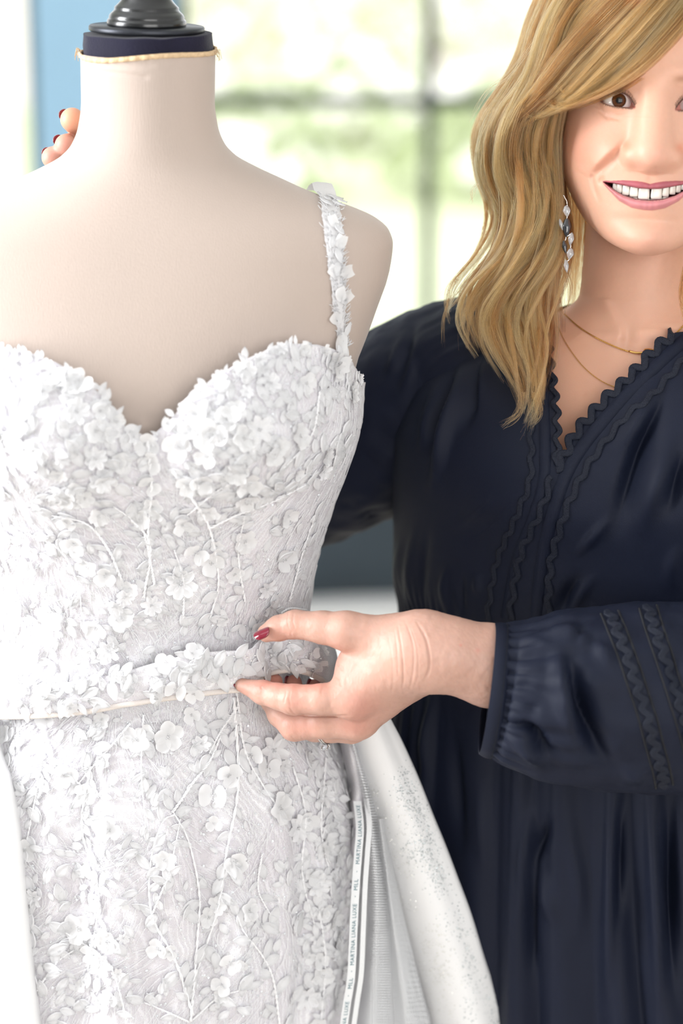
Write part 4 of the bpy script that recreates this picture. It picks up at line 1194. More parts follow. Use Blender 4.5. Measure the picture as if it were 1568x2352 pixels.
L1 = [([(955, 1425), (978, 1470), (986, 1530), (972, 1568)], .9 * mm, 3), ([(930, 1424), (948, 1480), (949, 1540), (940, 1585)], .55 * mm, 2.5), ([(912, 1430), (922, 1490), (926, 1545), (924, 1585)], .7 * mm, 2.2), ([(905, 1440), (912, 1500), (914, 1560)], .4 * mm, 2),
      ([(938, 1430), (958, 1490), (960, 1550), (950, 1582)], .35 * mm, 1.8), ([(968, 1435), (984, 1490), (985, 1540)], .3 * mm, 1.8), ([(890, 1450), (900, 1510), (902, 1570), (895, 1610)], .25 * mm, 2.5),
      ([(664, 1404), (660, 1425), (666, 1450)], .3 * mm, 2), ([(676, 1404), (672, 1424), (678, 1446)], .35 * mm, 2), ([(672, 1464), (668, 1456), (672, 1448)], .4 * mm, 2.5),
      ([(602, 1584), (600, 1576), (612, 1573)], .4 * mm, 2), ([(658, 1584), (655, 1600), (652, 1618)], .35 * mm, 2), ([(668, 1584), (664, 1605), (668, 1625)], .3 * mm, 2), ([(665, 1625), (672, 1636), (680, 1643)], .5 * mm, 2.2), ([(655, 1628), (664, 1640), (676, 1645)], .35 * mm, 2),
      ([(802, 1644), (760, 1645), (720, 1645), (682, 1642)], .9 * mm, 2.5), ([(668, 1690), (678, 1700), (688, 1706)], .35 * mm, 2), ([(690, 1690), (696, 1700), (700, 1708)], .35 * mm, 2),
      ([(752, 1500), (775, 1525), (792, 1545)], .5 * mm, 3.5), ([(738, 1488), (760, 1518), (776, 1540)], .4 * mm, 3), ([(768, 1552), (780, 1562), (784, 1578)], .45 * mm, 3), ([(742, 1578), (738, 1590), (740, 1600)], .3 * mm, 2.5)]
VLH = VLH - N_ * (creases(VLH, L1) * face)[:, None]
VLH += N_ * (.00010 * vnoise(VLH * np.array([1, 1, .55]), 900) + .0002 * vnoise(VLH, 240))[:, None]
# skin tint
SKIN = np.array(srgb(198, 157, 141)); PINK = np.array(srgb(196, 130, 116)); RED = np.array(srgb(206, 128, 112))
def tint(V, spots):
    px, py = proj(V); c = np.tile(SKIN, (len(V), 1))
    c *= (1 + .035 * vnoise(V, 110) + .03 * vnoise(V, 420))[:, None]
    for (x, y, sx, sy, amt, colr) in spots:
        w = amt * np.exp(-((px - x) / sx)**2 - ((py - y) / sy)**2)
        c = c * (1 - w[:, None]) + colr * w[:, None]
    return np.clip(c, 0, 1)
cLH = tint(VLH, [(830, 1620, 45, 40, .5, PINK), (672, 1612, 40, 30, .35, PINK), (585, 1582, 40, 20, .5, PINK), (640, 1460, 40, 25, .4, PINK), (625, 1560, 30, 25, .6, RED), (675, 1560, 30, 25, .6, RED), (722, 1565, 25, 25, .6, RED), (770, 1520, 30, 50, .4, PINK), (815, 1668, 40, 25, .5, PINK), (690, 1670, 50, 25, .4, PINK), (1058, 1482, 3, 3, .7, RED), (1096, 1494, 6, 5, .35, RED)])
# right hand round the back of the mannequin neck; upper limbs inside the sleeves
RH = chain([(232, 335, .135, 28), (192, 297, .110, 30), (166, 275, .086, 28)], .004) + chain([(225, 375, .135, 28), (182, 350, .104, 28), (151, 333, .082, 25.5)], .004) + chain([(215, 420, .135, 27), (160, 388, .100, 28), (121, 362, .084, 26)], .004) + chain([(220, 455, .150, 24), (170, 440, .130, 21), (140, 425, .125, 17)], .004)
RH += chain([(232, 335, .138, 34), (330, 430, .170, 44)], .012) + chain([(225, 375, .140, 36), (335, 450, .172, 46)], .012) + chain([(215, 420, .142, 36), (340, 470, .172, 46)], .012) + chain([(220, 455, .150, 32), (345, 490, .175, 44)], .012)
RH += chain([(345, 470, .172, 44), (410, 400, .168, 32), (440, 370, .160, 26), (450, 345, .152, 22)], .006)
RH += chain([(335, 455, .172, 62), (400, 580, .195, 72), (480, 820, .235, 95), (560, 1060, .262, 118)], .012)
VRH, FRH = sdf_mesh(RH, .0011)
N_ = vnormals(VRH, FRH)
if (N_[np.argmin(VRH[:, 1])] @ np.array([0, -1, 0])) < 0: FRH = FRH[:, ::-1]
cRH = tint(VRH, [(165, 272, 40, 40, .5, np.array(srgb(240, 165, 120))), (150, 330, 25, 25, .5, PINK), (120, 358, 25, 25, .5, PINK)])
# ---- head, neck and trunk: one grid round an upright axis, features raised on its front
YH = ray_dir(1500, 330)          # the face is turned to the photographer
_u = norm(UP - YH * (UP @ YH)); _r = np.cross(YH, _u)
XH = _r * .9976 - _u * .07; ZH = _u * .9976 + _r * .07
HR = (DIST - .045) / (FWD @ YH); HK = HR / FPX * (FWD @ YH) * 1.0
HC = CAM + ray_dir(1505, 238) * (HR / (ray_dir(1505, 238) @ YH))
HO = HC - YH * .010
def to_local(px, py):
    d = ray_dir(px, py); q = CAM + d * (HR / (d @ YH)) - HC
    return float(q @ XH), float(q @ ZH)
def from_local(P):
    P = np.asarray(P, float)
    return HO + P[..., 0:1] * XH + P[..., 1:2] * YH + P[..., 2:3] * ZH
YAW = math.radians(20); TY = .125
def tab_t(rows):
    out = []
    for (py, cx, hw, hd, cy) in rows:
        c = W(cx, py, cy); out.append((c[2], c[0], hw, hd, cy))
    out.sort(); return np.array(out)
T_TORSO = tab_t([(640, 1455, .054, .054, .100), (700, 1452, .055, .055, .102), (735, 1448, .064, .062, .105), (765, 1445, .090, .070, .110), (795, 1441, .122, .079, .114), (835, 1435, .150, .091, .118), (890, 1428, .170, .105, .122), (950, 1423, .179, .115, .125),
                 (1020, 1420, .183, .123, .125), (1100, 1418, .183, .127, .125), (1250, 1405, .180, .121, .125), (1390, 1398, .178, .116, .125), (1480, 1402, .182, .119, .125), (1640, 1412, .190, .130, .125),
                 (1800, 1418, .198, .140, .125), (2000, 1425, .208, .150, .125), (2352, 1440, .225, .162, .125), (2800, 1460, .25, .19, .13), (4000, 1500, .33, .27, .14)])
def torso_ring(th, z, off=0.0):
    r = pchip(T_TORSO[:, 0], T_TORSO[:, 1:], z); cx, hw, hd, cy = r[..., 0], r[..., 1] + off, r[..., 2] + off, r[..., 3]
    f = th + YAW; s, c = np.sin(f), np.cos(f); n = 2.2
    xl = hw * np.sign(s) * np.abs(s) ** (2 / n); yl = -hd * np.sign(c) * np.abs(c) ** (2 / n)
    return np.stack([cx + xl * math.cos(YAW) + yl * math.sin(YAW), cy - xl * math.sin(YAW) + yl * math.cos(YAW), np.broadcast_to(z, cx.shape)], -1)
T_HEAD = np.array([(-.1165, .002, .035, .06), (-.1148, .0105, .022, .08), (-.112, .0200, .011, .095), (-.1075, .0315, .0045, .108), (-.0985, .0415, .0005, .125), (-.088, .0500, .0015, .138), (-.076, .0582, .0025, .148), (-.053, .0688, .002, .162), (-.036, .0720, .0025, .175),
                   (-.02, .0732, .0035, .184), (0, .0738, .004, .19), (.03, .073, .0015, .191), (.06, .069, .008, .185), (.09, .055, .026, .165), (.105, .034, .05, .135), (.112, .003, .085, .1)])
T_NECK = np.array([(-.30, .060, .054, .170), (-.20, .054, .055, .168), (-.17, .051, .055, .166), (-.13, .0485, .056, .163), (-.06, .047, .058, .16), (.02, .036, .08, .14), (.06, .01, .1, .12)])
YA = .088
def polar(T, th, z):
    q = pchip(T[:, 0], T[:, 1:], z); a = np.maximum(q[..., 0], 1e-4); yc = (q[..., 1] + q[..., 2]) / 2; b = np.maximum((q[..., 2] - q[..., 1]) / 2, 1e-4)
    s, c = np.sin(th), -np.cos(th); e = YA - yc
    A = (s / a) ** 2 + (c / b) ** 2; B = 2 * e * c / b ** 2; Cc = (e / b) ** 2 - 1
    disc = B * B - 4 * A * Cc
    r = np.where(disc > 0, (-B + np.sqrt(np.maximum(disc, 0))) / (2 * A), 0)
    ok = (z > T[0, 0]) & (z < T[-1, 0])
    return np.where(ok, np.maximum(r, 0), 0)
tf = np.radians(70); thF = np.linspace(-tf, tf, 470); thB = np.linspace(tf, 2 * PI - tf, 90)[1:-1]
thh = np.r_[thF, thB]; NT = len(thh)
zr_ = np.r_[np.linspace(.1115, .04, 46)[:-1], np.linspace(.04, .0135, 40)[:-1], np.linspace(.0135, -.011, 76)[:-1], np.linspace(-.011, -.05, 66)[:-1], np.linspace(-.05, -.082, 96)[:-1], np.linspace(-.082, -.1215, 76)[:-1], np.linspace(-.1215, -.15, 26)]
THh, Zh = np.meshgrid(thh, zr_)
r = smax(polar(T_HEAD, THh, Zh), polar(T_NECK, THh, Zh), .006)
nz_dense = sum(z > -.1215 for z in zr_)
for it in range(6):   # soften the under-chin step
    rr = r.copy(); rr[1:-1] = .25 * r[:-2] + .5 * r[1:-1] + .25 * r[2:]
    w = sstep(-.102, -.111, zr_)[:, None]; r = r * (1 - w) + rr * w
X = r * np.sin(THh); Y = YA - r * np.cos(THh); Z = Zh.copy()
Z = Z + .16 * np.clip(Y - .016, 0, .07) * sstep(-.088, -.113, Zh) * sstep(-.15, -.122, Zh)
fr = sstep(.15, .4, np.cos(THh))
ax_ = np.abs(X)
LP = lambda pts: np.array([to_local(*p) for p in pts])
def lip_curve(pts):
    q = LP(pts); q[:, 0] = np.abs(q[:, 0]); q = q[np.argsort(q[:, 0])]; q[0, 0] = 0
    return q
XC = abs(to_local(1383, 416)[0])
UT = lip_curve([(1383, 415), (1406, 415), (1431, 413.5), (1462, 415), (1480, 418), (1496, 422)])
UB = lip_curve([(1383, 417), (1406, 420), (1440, 426.5), (1469, 431.5), (1498, 433)])
LT = lip_curve([(1383, 417.5), (1413, 438.5), (1431, 449), (1459, 458), (1488, 461)])
LB = lip_curve([(1383, 420), (1402, 441), (1421, 461), (1450, 477), (1478, 482.5), (1490, 483)])
ZL = Z - .115 * np.where(X > 0, X * X / (np.abs(X) + .006), 0)      # the smile climbs a little on her left
zut, zub, zlt, zlb = [np.interp(ax_, q[:, 0], q[:, 1]) for q in (UT, UB, LT, LB)]
fade = np.clip((XC - ax_) / .004, 0, 1) ** .7
EX, EZ, EY, ER = abs(to_local(1419, 231)[0]), to_local(1419, 231)[1], .0238, .0120
dy = np.zeros_like(Y)
ex = (ax_ - EX); ez = (Z - EZ)
dy += .0040 * np.exp(-(ex / .018)**2 - ((ez - .002) / .012)**2)
dy -= .0030 * np.exp(-((Z - .022) / .007)**2) * np.exp(-((ax_ - .024) / .022)**2)
dy -= .0065 * np.exp(-((ax_ - .0445) / .018)**2 - ((Z + .034) / .016)**2)
dy -= .0030 * np.exp(-(ax_ / .027)**2 - ((Z + .066) / .018)**2)
dy -= .0035 * np.exp(-(ax_ / .017)**2 - ((Z + .102) / .011)**2)
dy += .0030 * np.exp(-(ax_ / .021)**2 - ((Z + .0865) / .0045)**2)
P2 = np.stack([-ax_.ravel(), Z.ravel()], 1)
nl = catmull(LP([(1454, 314), (1434, 333), (1410, 355), (1386, 377), (1363, 398), (1352, 413)]), 40)
d_, sd, ar = seg_dist(P2, nl); s_ = (d_ * -sd).reshape(X.shape); ar = ar.reshape(X.shape)
if s_[np.argmin((Z + .03)**2 + (X + .055)**2) // NT, np.argmin(((Z + .03)**2 + (X + .055)**2)) % NT] < 0: s_ = -s_
env = sstep(0, .45, ar) * np.clip((1 - ar) / .25, 0, 1)
dy -= .0056 * env * sstep(-.0030, .0050, s_) * np.exp(-(np.maximum(s_, 0) / .013)**2)
dy += .0022 * env * np.exp(-((s_ + .0014) / .0034)**2)
sl = catmull(LP([(1357, 400), (1360, 420), (1368, 446), (1378, 472)]), 24)
d_, sd, ar = seg_dist(P2, sl); d_ = d_.reshape(X.shape); ar = ar.reshape(X.shape)
dy += .0012 * np.clip((1 - ar) / .4, 0, 1) * np.clip(ar / .1, 0, 1) * np.exp(-(d_ / .0017)**2) - .0002 * np.exp(-((d_ - .004) / .003)**2) * np.clip((1 - ar) / .4, 0, 1)
# fine lines under the eye, and the frown line
for (pl, dp, wd) in [([(1390, 262), (1410, 272), (1435, 270), (1450, 262)], .0009, .0014), ([(1372, 250), (1388, 266), (1402, 276)], .0007, .0013), ([(1360, 238), (1372, 246), (1380, 250)], .0005, .001), ([(1545, 180), (1547, 196), (1544, 206)], .0008, .0012), ([(1398, 252), (1420, 259), (1446, 256)], .0005, .001)]:
    d_, sd, ar = seg_dist(P2 if pl[0][0] < 1500 else np.stack([ax_.ravel(), Z.ravel()], 1), catmull(LP(pl), 16)); d_ = d_.reshape(X.shape); ar = ar.reshape(X.shape)
    dy += dp * np.exp(-(d_ / wd)**2) * np.clip(np.minimum(ar, 1 - ar) / .2, 0, 1)
Yn = Y + dy * fr
def ball_y(cx, cz, yc, rr, sx=1.0):
    rho2 = ((X - cx) / sx)**2 + (Z - cz)**2; rho = np.sqrt(rho2)
    return np.where(rho < rr, yc - np.sqrt(np.maximum(rr * rr - rho2, 0)), yc + (rho - rr) * 3.0)
def ball(Yc, cx, cz, yc, rr, k, sx=1.0):
    return np.where(fr > 0, -smax(-Yc, -ball_y(cx, cz, yc, rr, sx), k), Yc)
yn_ = np.full_like(Yn, 9.0)
for t in np.linspace(0, 1, 33):
    rr = .0092 + .0026 * t ** 1.5
    yn_ = np.minimum(yn_, ball_y(.0004 * t, .013 - .046 * t, (.0036 - .0196 * t ** 1.05) + rr, rr, 1.2 + .08 * t))
yn_ = -smax(-yn_, -ball_y(.0006, -.0382, -.0186 + .0118, .0118, 1.12), .006)
for s in (-1, 1): yn_ = -smax(-yn_, -ball_y(s * .0134, -.0388, -.0088 + .0084, .0084, 1.0), .0085)
kn = .0036 + .0090 * sstep(-.034, -.010, Z)
Yn = np.where(fr > 0, -smax(-Yn, -yn_, kn), Yn)
for it in range(70):      # melt the parts of the nose together
    B_ = Yn.copy()
    B_[1:-1, 1:469] = .5 * Yn[1:-1, 1:469] + .125 * (Yn[:-2, 1:469] + Yn[2:, 1:469] + Yn[1:-1, :468] + Yn[1:-1, 2:470])
    if it == 0: wn_ = np.clip(1.25 - (np.abs(X) / .026)**4, 0, 1) * sstep(-.0535, -.049, Z) * sstep(.03, .012, Z)
    Yn = Yn * (1 - wn_) + B_ * wn_
# lids
EYE_U = LP([(1377, 231), (1384, 224), (1393, 218.5), (1405, 214), (1419, 212.5), (1434, 216), (1446, 225), (1453, 236), (1459, 247.5)])
EYE_L = LP([(1377, 231), (1384, 236), (1395, 240.5), (1407, 243.5), (1420, 245.5), (1435, 246.8), (1448, 248.5), (1459, 247.5)])
for s in (-1, 1): Yn = ball(Yn, s * EX, EZ, EY, ER + .0013, .0035, 1.06)
xu = -ax_
zeu = pchip(EYE_U[:, 0], EYE_U[:, 1], xu); zel = pchip(EYE_L[:, 0], EYE_L[:, 1], xu)
in_x = (xu > EYE_U[0, 0]) & (xu < EYE_U[-1, 0])
ins = np.where(in_x, np.minimum(zeu - Z, Z - zel), -1)
lidline = np.where(in_x & (Z > EZ), np.abs(Z - zeu), np.where(in_x, np.abs(Z - zel), 1))
crease = np.where(in_x, np.exp(-((Z - zeu - .0028) / .0008)**2), 0)
Yn += .0008 * crease * fr
Yn = np.where((ins > 0) & (fr > 0), Yn + .0075 * sstep(0, .0009, ins), Yn)
# lips and the open smile
uu_ = np.clip((ZL - zub) / np.maximum(zut - zub, 1e-6), 0, 1); ul = np.clip((ZL - zlb) / np.maximum(zlt - zlb, 1e-6), 0, 1)
m_up = np.sin(PI * uu_ ** .8) ** .7 * fade; m_lo = np.sin(PI * ul ** 1.15) ** .75 * fade
m_up = np.where((ZL > zub) & (ZL < zut), m_up, 0); m_lo = np.where((ZL > zlb) & (ZL < zlt), m_lo, 0)
Yn -= (.0021 * m_up + .0036 * m_lo) * fr
gap = np.where(ax_ < XC, np.minimum(zub - ZL, ZL - zlt), -1)
Yn = np.where((gap > 0) & (fr > 0), Yn + .016 * sstep(0, .0012, gap), Yn)
Yn += fr * .0009 * np.exp(-((ax_ - XC - .001) / .0022)**2 - ((ZL - UT[-1, 1]) / .003)**2) * 2
# philtrum
Yn += .0007 * np.exp(-(X / .0024)**2) * np.exp(-((Z + .0535) / .004)**2) * fr
HV = from_local(np.stack([X, Yn, Z], -1))
# tint
cH = np.tile(np.array(srgb(221, 172, 148)), (X.size, 1)).reshape(X.shape + (3,))
fl = from_local(np.stack([X, Yn, Z], -1)).reshape(-1, 3)
cH *= (1 + .025 * vnoise(fl, 110) + .02 * vnoise(fl, 480)).reshape(X.shape)[..., None]
def paint(w, c, amt=1.0):
    global cH
    w = (w * amt)[..., None]; cH = cH * (1 - w) + np.array(c) * w
paint(np.exp(-((ax_ - .050) / .020)**2 - ((Z + .036) / .018)**2) * fr, srgb(226, 154, 132), .55)
paint(np.exp(-(ax_ / .012)**2 - ((Z + .039) / .009)**2) * fr, srgb(222, 160, 142), .4)
paint(np.exp(-((ax_ - .0205) / .004)**2 - ((Z + .0315) / .004)**2) * fr, srgb(216, 130, 100), .5)
paint(np.exp(-(ax_ / .02)**2 - ((Z + .102) / .012)**2) * fr, srgb(222, 164, 146), .4)
LIPU = srgb(172, 96, 106); LIPL = srgb(206, 136, 140)
paint(sstep(0, .25, m_up) * fr, LIPU); paint(sstep(0, .3, m_lo) * fr, LIPL)
vt = .06 * np.sin(X / .0011 + 3 * np.sin(X / .004)) * np.clip(m_up + m_lo, 0, 1)
cH *= (1 + vt)[..., None]
paint(np.where(gap > 0, 1, 0) * fr, srgb(150, 66, 80)); paint(np.where(gap > .0011, 1, 0) * fr, srgb(80, 22, 28))
paint(np.where((Z > EZ - .02) & (Z < EZ + .02), np.exp(-(np.maximum(-ins, 0) / np.where(Z > (zeu + zel) / 2, .00125, .0007))**2), 0) * np.where(in_x, 1, 0) * np.where(Z > (zeu + zel) / 2, 1, .75) * fr, srgb(40, 26, 22), .92)
paint(np.where(ins > .0001, 1, 0) * fr * np.where(in_x, 1, 0), srgb(205, 140, 126))
paint(np.exp(-((xu - EYE_U[-1, 0] + .0012) / .0012)**2 - ((Z - EYE_U[-1, 1]) / .0012)**2) * fr, srgb(214, 140, 128), .7)
paint(np.exp(-((Z - .0195 - .10 * (.036 - ax_) * 0 + .12 * (ax_ - .030)**2 / .03) / .0028)**2) * np.clip((ax_ - .010) / .006, 0, 1) * np.clip((.046 - ax_) / .01, 0, 1) * fr, srgb(150, 104, 74), .55)
paint(np.exp(-(ex / .017)**2 - ((ez - .007) / .0045)**2) * fr, srgb(206, 152, 128), .45)
paint(sstep(.064, .078, Z + .25 * np.maximum(ax_ - .03, 0)), srgb(128, 84, 46), .95)
# neck to trunk
NB = 70; t = np.linspace(0, 1, NB)[1:]
zn = -.15 - .05 * t
zw = np.array([W(1440, 712 + 790 * a ** 1.35, TY)[2] for a in t])
THn, Zn = np.meshgrid(thh, zn); rn = polar(T_NECK, THn, Zn)
nk_ = from_local(np.stack([rn * np.sin(THn), YA - rn * np.cos(THn), Zn], -1))
thw = np.where(thh > PI, thh - 2 * PI, thh)
tr = torso_ring(np.broadcast_to(thw, THn.shape), np.broadcast_to(zw[:, None], THn.shape), -.010)
w = sstep(0, .24, t)[:, None, None] ** 1.0
TRK = nk_ * (1 - w) + tr * w
# collar bones, sternal notch
pT = TRK.reshape(-1, 3); pxT, pyT = proj(pT)
cl_ = 0
for (pl, a, wd) in [([(1330, 770), (1375, 778), (1415, 775)], .0035, 14), ([(1470, 772), (1520, 762), (1580, 745)], .0035, 14)]:
    r_, _, ar = seg_dist(np.stack([pxT, pyT], 1), np.array(pl, float)); cl_ = cl_ + a * np.exp(-(r_ / wd)**2)
cl_ = cl_ - .004 * np.exp(-((pxT - 1440) / 20)**2 - ((pyT - 790) / 20)**2)
for (pl, a, wd) in [([(1365, 640), (1395, 710), (1430, 775)], .0022, 12)]:
    r_, _, ar = seg_dist(np.stack([pxT, pyT], 1), np.array(pl, float)); cl_ = cl_ + a * np.exp(-(r_ / wd)**2)
front = np.cos(np.broadcast_to(thw, THn.shape)).ravel() > .2
pT = pT - FWD * (cl_ * front)[:, None]
cT = np.tile(np.array(srgb(212, 160, 134)), (len(pT), 1)) * (1 + .035 * vnoise(pT, 60) + .03 * vnoise(pT, 260))[:, None]
for (fx, fy, fs) in [(1400, 890, 7), (1375, 930, 6), (1440, 870, 5), (1350, 960, 5), (1320, 1000, 6), (1395, 960, 5), (1410, 900, 4), (1345, 905, 5)]:
    wf = .3 * np.exp(-((pxT - fx)**2 + (pyT - fy)**2) / fs**2); cT = cT * (1 - wf[:, None]) + np.array(srgb(190, 120, 90)) * wf[:, None]
_w = np.repeat(sstep(0, .5, t), NT)[:, None]; cT = cT * _w + cH[-1].mean(0) * (1 - _w)
BV_ = np.vstack([HV.reshape(-1, 3), pT]); BC_ = np.vstack([cH.reshape(-1, 3), cT])
nrow = len(zr_) + NB - 1
BF = gridF(nrow, NT, True)[:, ::-1]
# ---- join the limbs to the trunk so that the body is one surface
def loops_of(F):
    e = {}
    for k in range(F.shape[1]):
        for a, b in zip(F[:, k].tolist(), F[:, (k + 1) % F.shape[1]].tolist()): e[(a, b)] = 1
    nx = {a: b for (a, b) in e if (b, a) not in e}
    out = []
    while nx:
        s, b = next(iter(nx.items())); lp = [s]; del nx[s]
        while b in nx: lp.append(b); b = nx.pop(b)
        out.append(lp)
    return sorted(out, key=len, reverse=True)
def zipper(V, A, B):
    A = list(A); B = list(B)
    PA = V[A]; d = np.linalg.norm(V[B] - PA[0], axis=1); j = int(d.argmin()); B = B[j:] + B[:j]
    def cost(Bq): return np.linalg.norm(V[[Bq[int(i / len(A) * len(Bq))] for i in range(len(A))]] - PA, axis=1).sum()
    Br = [B[0]] + B[1:][::-1]
    if cost(Br) < cost(B): B = Br
    i = j = 0; T_ = []
    while i < len(A) or j < len(B):
        if j >= len(B) or (i < len(A) and (i + 1) / len(A) <= (j + 1) / len(B)):
            T_.append((A[i % len(A)], A[(i + 1) % len(A)], B[j % len(B)])); i += 1
        else: T_.append((A[i % len(A)], B[(j + 1) % len(B)], B[j % len(B)])); j += 1
    return np.array(T_)
def cut(V, F, p, n):
    keep = ((V[F].mean(1) - p) @ n) < 0
    return F[keep]
limbs = []
for (Vx, Fx, Cx, pc, nc, mids, th_c, row_c) in [
        (VLH, FLH, cLH, W(1395, 1558, -.071), norm(W(1420, 1560, -.07) - W(1280, 1545, -.08)), [(1560, 1590, -.055, .046), (1760, 1600, -.02, .05), (1880, 1480, .02, .052), (1880, 1200, .06, .052), (1830, 960, .085, .054)], 54, 30),
        (VRH, FRH, cRH, W(545, 1020, .258), norm(W(560, 1060, .262) - W(480, 820, .235)), [(620, 1105, .25, .043), (760, 1050, .225, .046), (900, 960, .20, .048), (1000, 890, .185, .05)], -54, 30)]:
    Fc = cut(Vx, Fx, pc, nc); limbs.append((Vx, Fc, Cx, mids, th_c, row_c))
parts_V, parts_C, F4, F3 = [BV_], [BC_], [], []
delmask = np.zeros(len(BF), bool); nb_ = len(BV_)
fi = np.arange(len(BF)); frow = fi // NT; fcol = fi % NT
joins = []
for (Vx, Fc, Cx, mids, th_c, row_c) in limbs:
    base_ = sum(len(v) for v in parts_V); parts_V.append(Vx); parts_C.append(Cx); Fg = Fc + base_; F4.append(Fg)
    lp = loops_of(Fg)[0]
    cen = np.array([W(a, b, c) for a, b, c, _ in mids]); rad = np.array([m_[3] for m_ in mids])
    cs = catmull(np.hstack([cen, rad[:, None]]), 14)
    Vt_, Ft_ = tubeVF(cs[:, :3], cs[:, 3], 24, cap=False)
    b2 = base_ + len(Vx); parts_V.append(Vt_); parts_C.append(np.tile(SKIN, (len(Vt_), 1))); F4.append(Ft_[0] + b2)
    joins.append((lp, list(range(b2, b2 + 24))))
    tc_ = math.radians(th_c); cols = np.where(np.abs((thw - tc_ + PI) % (2 * PI) - PI) < .22)[0]
    cmin, cmax = cols.min(), cols.max(); r0, r1 = len(zr_) + 14, len(zr_) + 32
    dm = (frow >= r0) & (frow < r1) & (fcol >= cmin) & (fcol < cmax); delmask |= dm
    hole = [r0 * NT + c for c in range(cmin, cmax)] + [rr * NT + cmax for rr in range(r0, r1)] + [r1 * NT + c for c in range(cmax, cmin, -1)] + [rr * NT + cmin for rr in range(r1, r0, -1)]
    joins.append((list(range(b2 + 13 * 24, b2 + 14 * 24)), hole))
F4.insert(0, BF[~delmask])
VB = np.vstack(parts_V)
F3 = [zipper(VB, a, b) for a, b in joins]
top_c = len(VB); VB = np.vstack([VB, HV[0].mean(0) + ZH * .0006, TRK[-1].mean(0)])
j = np.arange(NT); F3.append(np.stack([np.full(NT, top_c), j, (j + 1) % NT], 1)); F3.append(np.stack([np.full(NT, top_c + 1), (nrow - 1) * NT + (j + 1) % NT, (nrow - 1) * NT + j], 1))
CB = np.vstack(parts_C + [np.tile(SKIN, (2, 1))])
m_skin = mat('skin', (.8, .55, .42), .46, vcol=True, sss=.22, sssr=(.012, .004, .002), bump=.12, bscale=1300, spec=.42)
woman = mk('person', VB, [np.vstack(F4), np.vstack(F3)], m_skin, None, True, CB)
bm = bmesh.new(); bm.from_mesh(woman.data); bmesh.ops.recalc_face_normals(bm, faces=bm.faces[:]); bm.to_mesh(woman.data); bm.free()
woman.data.polygons.foreach_set('use_smooth', np.ones(len(woman.data.polygons), bool))
tag(woman, 'smiling woman with wavy blonde hair in a navy dress, one hand holding the gown\'s waistband', 'person')

# ---- eyes, lashes, brows, teeth, nails
def eye_mesh(s):
    n1, n2 = 60, 48
    a = np.r_[np.linspace(0, .62, 34), np.linspace(.64, PI, 26)]; b = np.arange(n2) / n2 * 2 * PI
    Aa, Bb = np.meshgrid(a, b, indexing='ij')
    rr = ER * (1 + .055 * np.exp(-(Aa / .40)**2.6))
    L = np.stack([np.sin(Aa) * np.cos(Bb) * rr, -np.cos(Aa) * rr, np.sin(Aa) * np.sin(Bb) * rr], -1).reshape(-1, 3)
    gx = .055 if s < 0 else .035
    R1 = np.array(Matrix.Rotation(gx, 3, 'Z')); R2 = np.array(Matrix.Rotation(-.02, 3, 'X'))
    L = L @ R1.T @ R2.T
    rad = np.sin(Aa) * ER
    col = np.tile(np.array(srgb(222, 214, 211)), (Aa.size, 1)).reshape(Aa.shape + (3,))
    fib = .5 + .5 * np.sin(Bb * 23 + 2 * np.sin(Bb * 7)) 
    iris = np.array(srgb(92, 50, 20)) * (0.6 + .6 * (rad / .0052)[..., None] ** 2) * (1 - .28 * fib[..., None])
    lim = sstep(.0043, .0053, rad)[..., None]; iris = iris * (1 - lim) + np.array(srgb(30, 18, 12)) * lim
    wi = sstep(.0057, .0050, rad)[..., None]; col = col * (1 - wi) + iris * wi
    wp = sstep(.0026, .0021, rad)[..., None]; col = col * (1 - wp) + .004 * wp
    V = from_local(L + np.array([s * EX, EY, EZ]))
    return V, gridF(n1, n2, True), col.reshape(-1, 3)
m_eye = mat('eye', (.8, .8, .8), .04, vcol=True, spec=.35)
for s in (-1, 1):
    V, F, c = eye_mesh(s); mk('eyeball', V, F, m_eye, woman, True, c)
m_lash = mat('dark_lashes', srgb(22, 16, 14), .5)
_ec = np.where((np.abs(X + EX) < .017) & (np.abs(Z - EZ) < .012) & (ins <= 0) & (fr > 0))
_ex, _ez, _ey = X[_ec], Z[_ec], Yn[_ec]
def lid_y(x, z): return float(_ey[np.argmin((_ex - x)**2 + (_ez - z)**2)])
ac = Acc()
for s in (-1, 1):
    for (crv, n, ln, up) in ((EYE_U, 46, .0058, 1), (EYE_L, 24, .0030, -1)):
        q = catmull(crv, n + 4)[1:-3]
        for k, (x, z) in enumerate(q):
            f = k / len(q); x += random.uniform(-.0002, .0002)
            y = lid_y(x, z + up * .0009) - .0001
            fan = (x + EX) / .013
            L_ = ln * random.uniform(.75, 1.1) * (1 - .35 * abs(fan)) * (1.1 - .3 * f)
            tip = np.array([x + fan * L_ * .55 + random.uniform(-.0006, .0006), y - L_ * .62, z + up * L_ * (.75 if up > 0 else .62)])
            mid = np.array([x + fan * L_ * .2, y - L_ * .48, z + up * L_ * .22])
            P = catmull([np.array([x, y, z]), mid, tip], 7); P[:, 0] *= -s
            ac.add(*tubeVF(from_local(P), np.linspace(.00022, .00007, 7) if up > 0 else np.linspace(.00018, .00006, 7), 4))
o = ac.build('eyelashes', m_lash, woman); o['kind'] = 'stuff'
m_tooth = mat('tooth_enamel', srgb(250, 243, 230), .22, sss=.15, sssr=(.004, .003, .002), coat=.3)
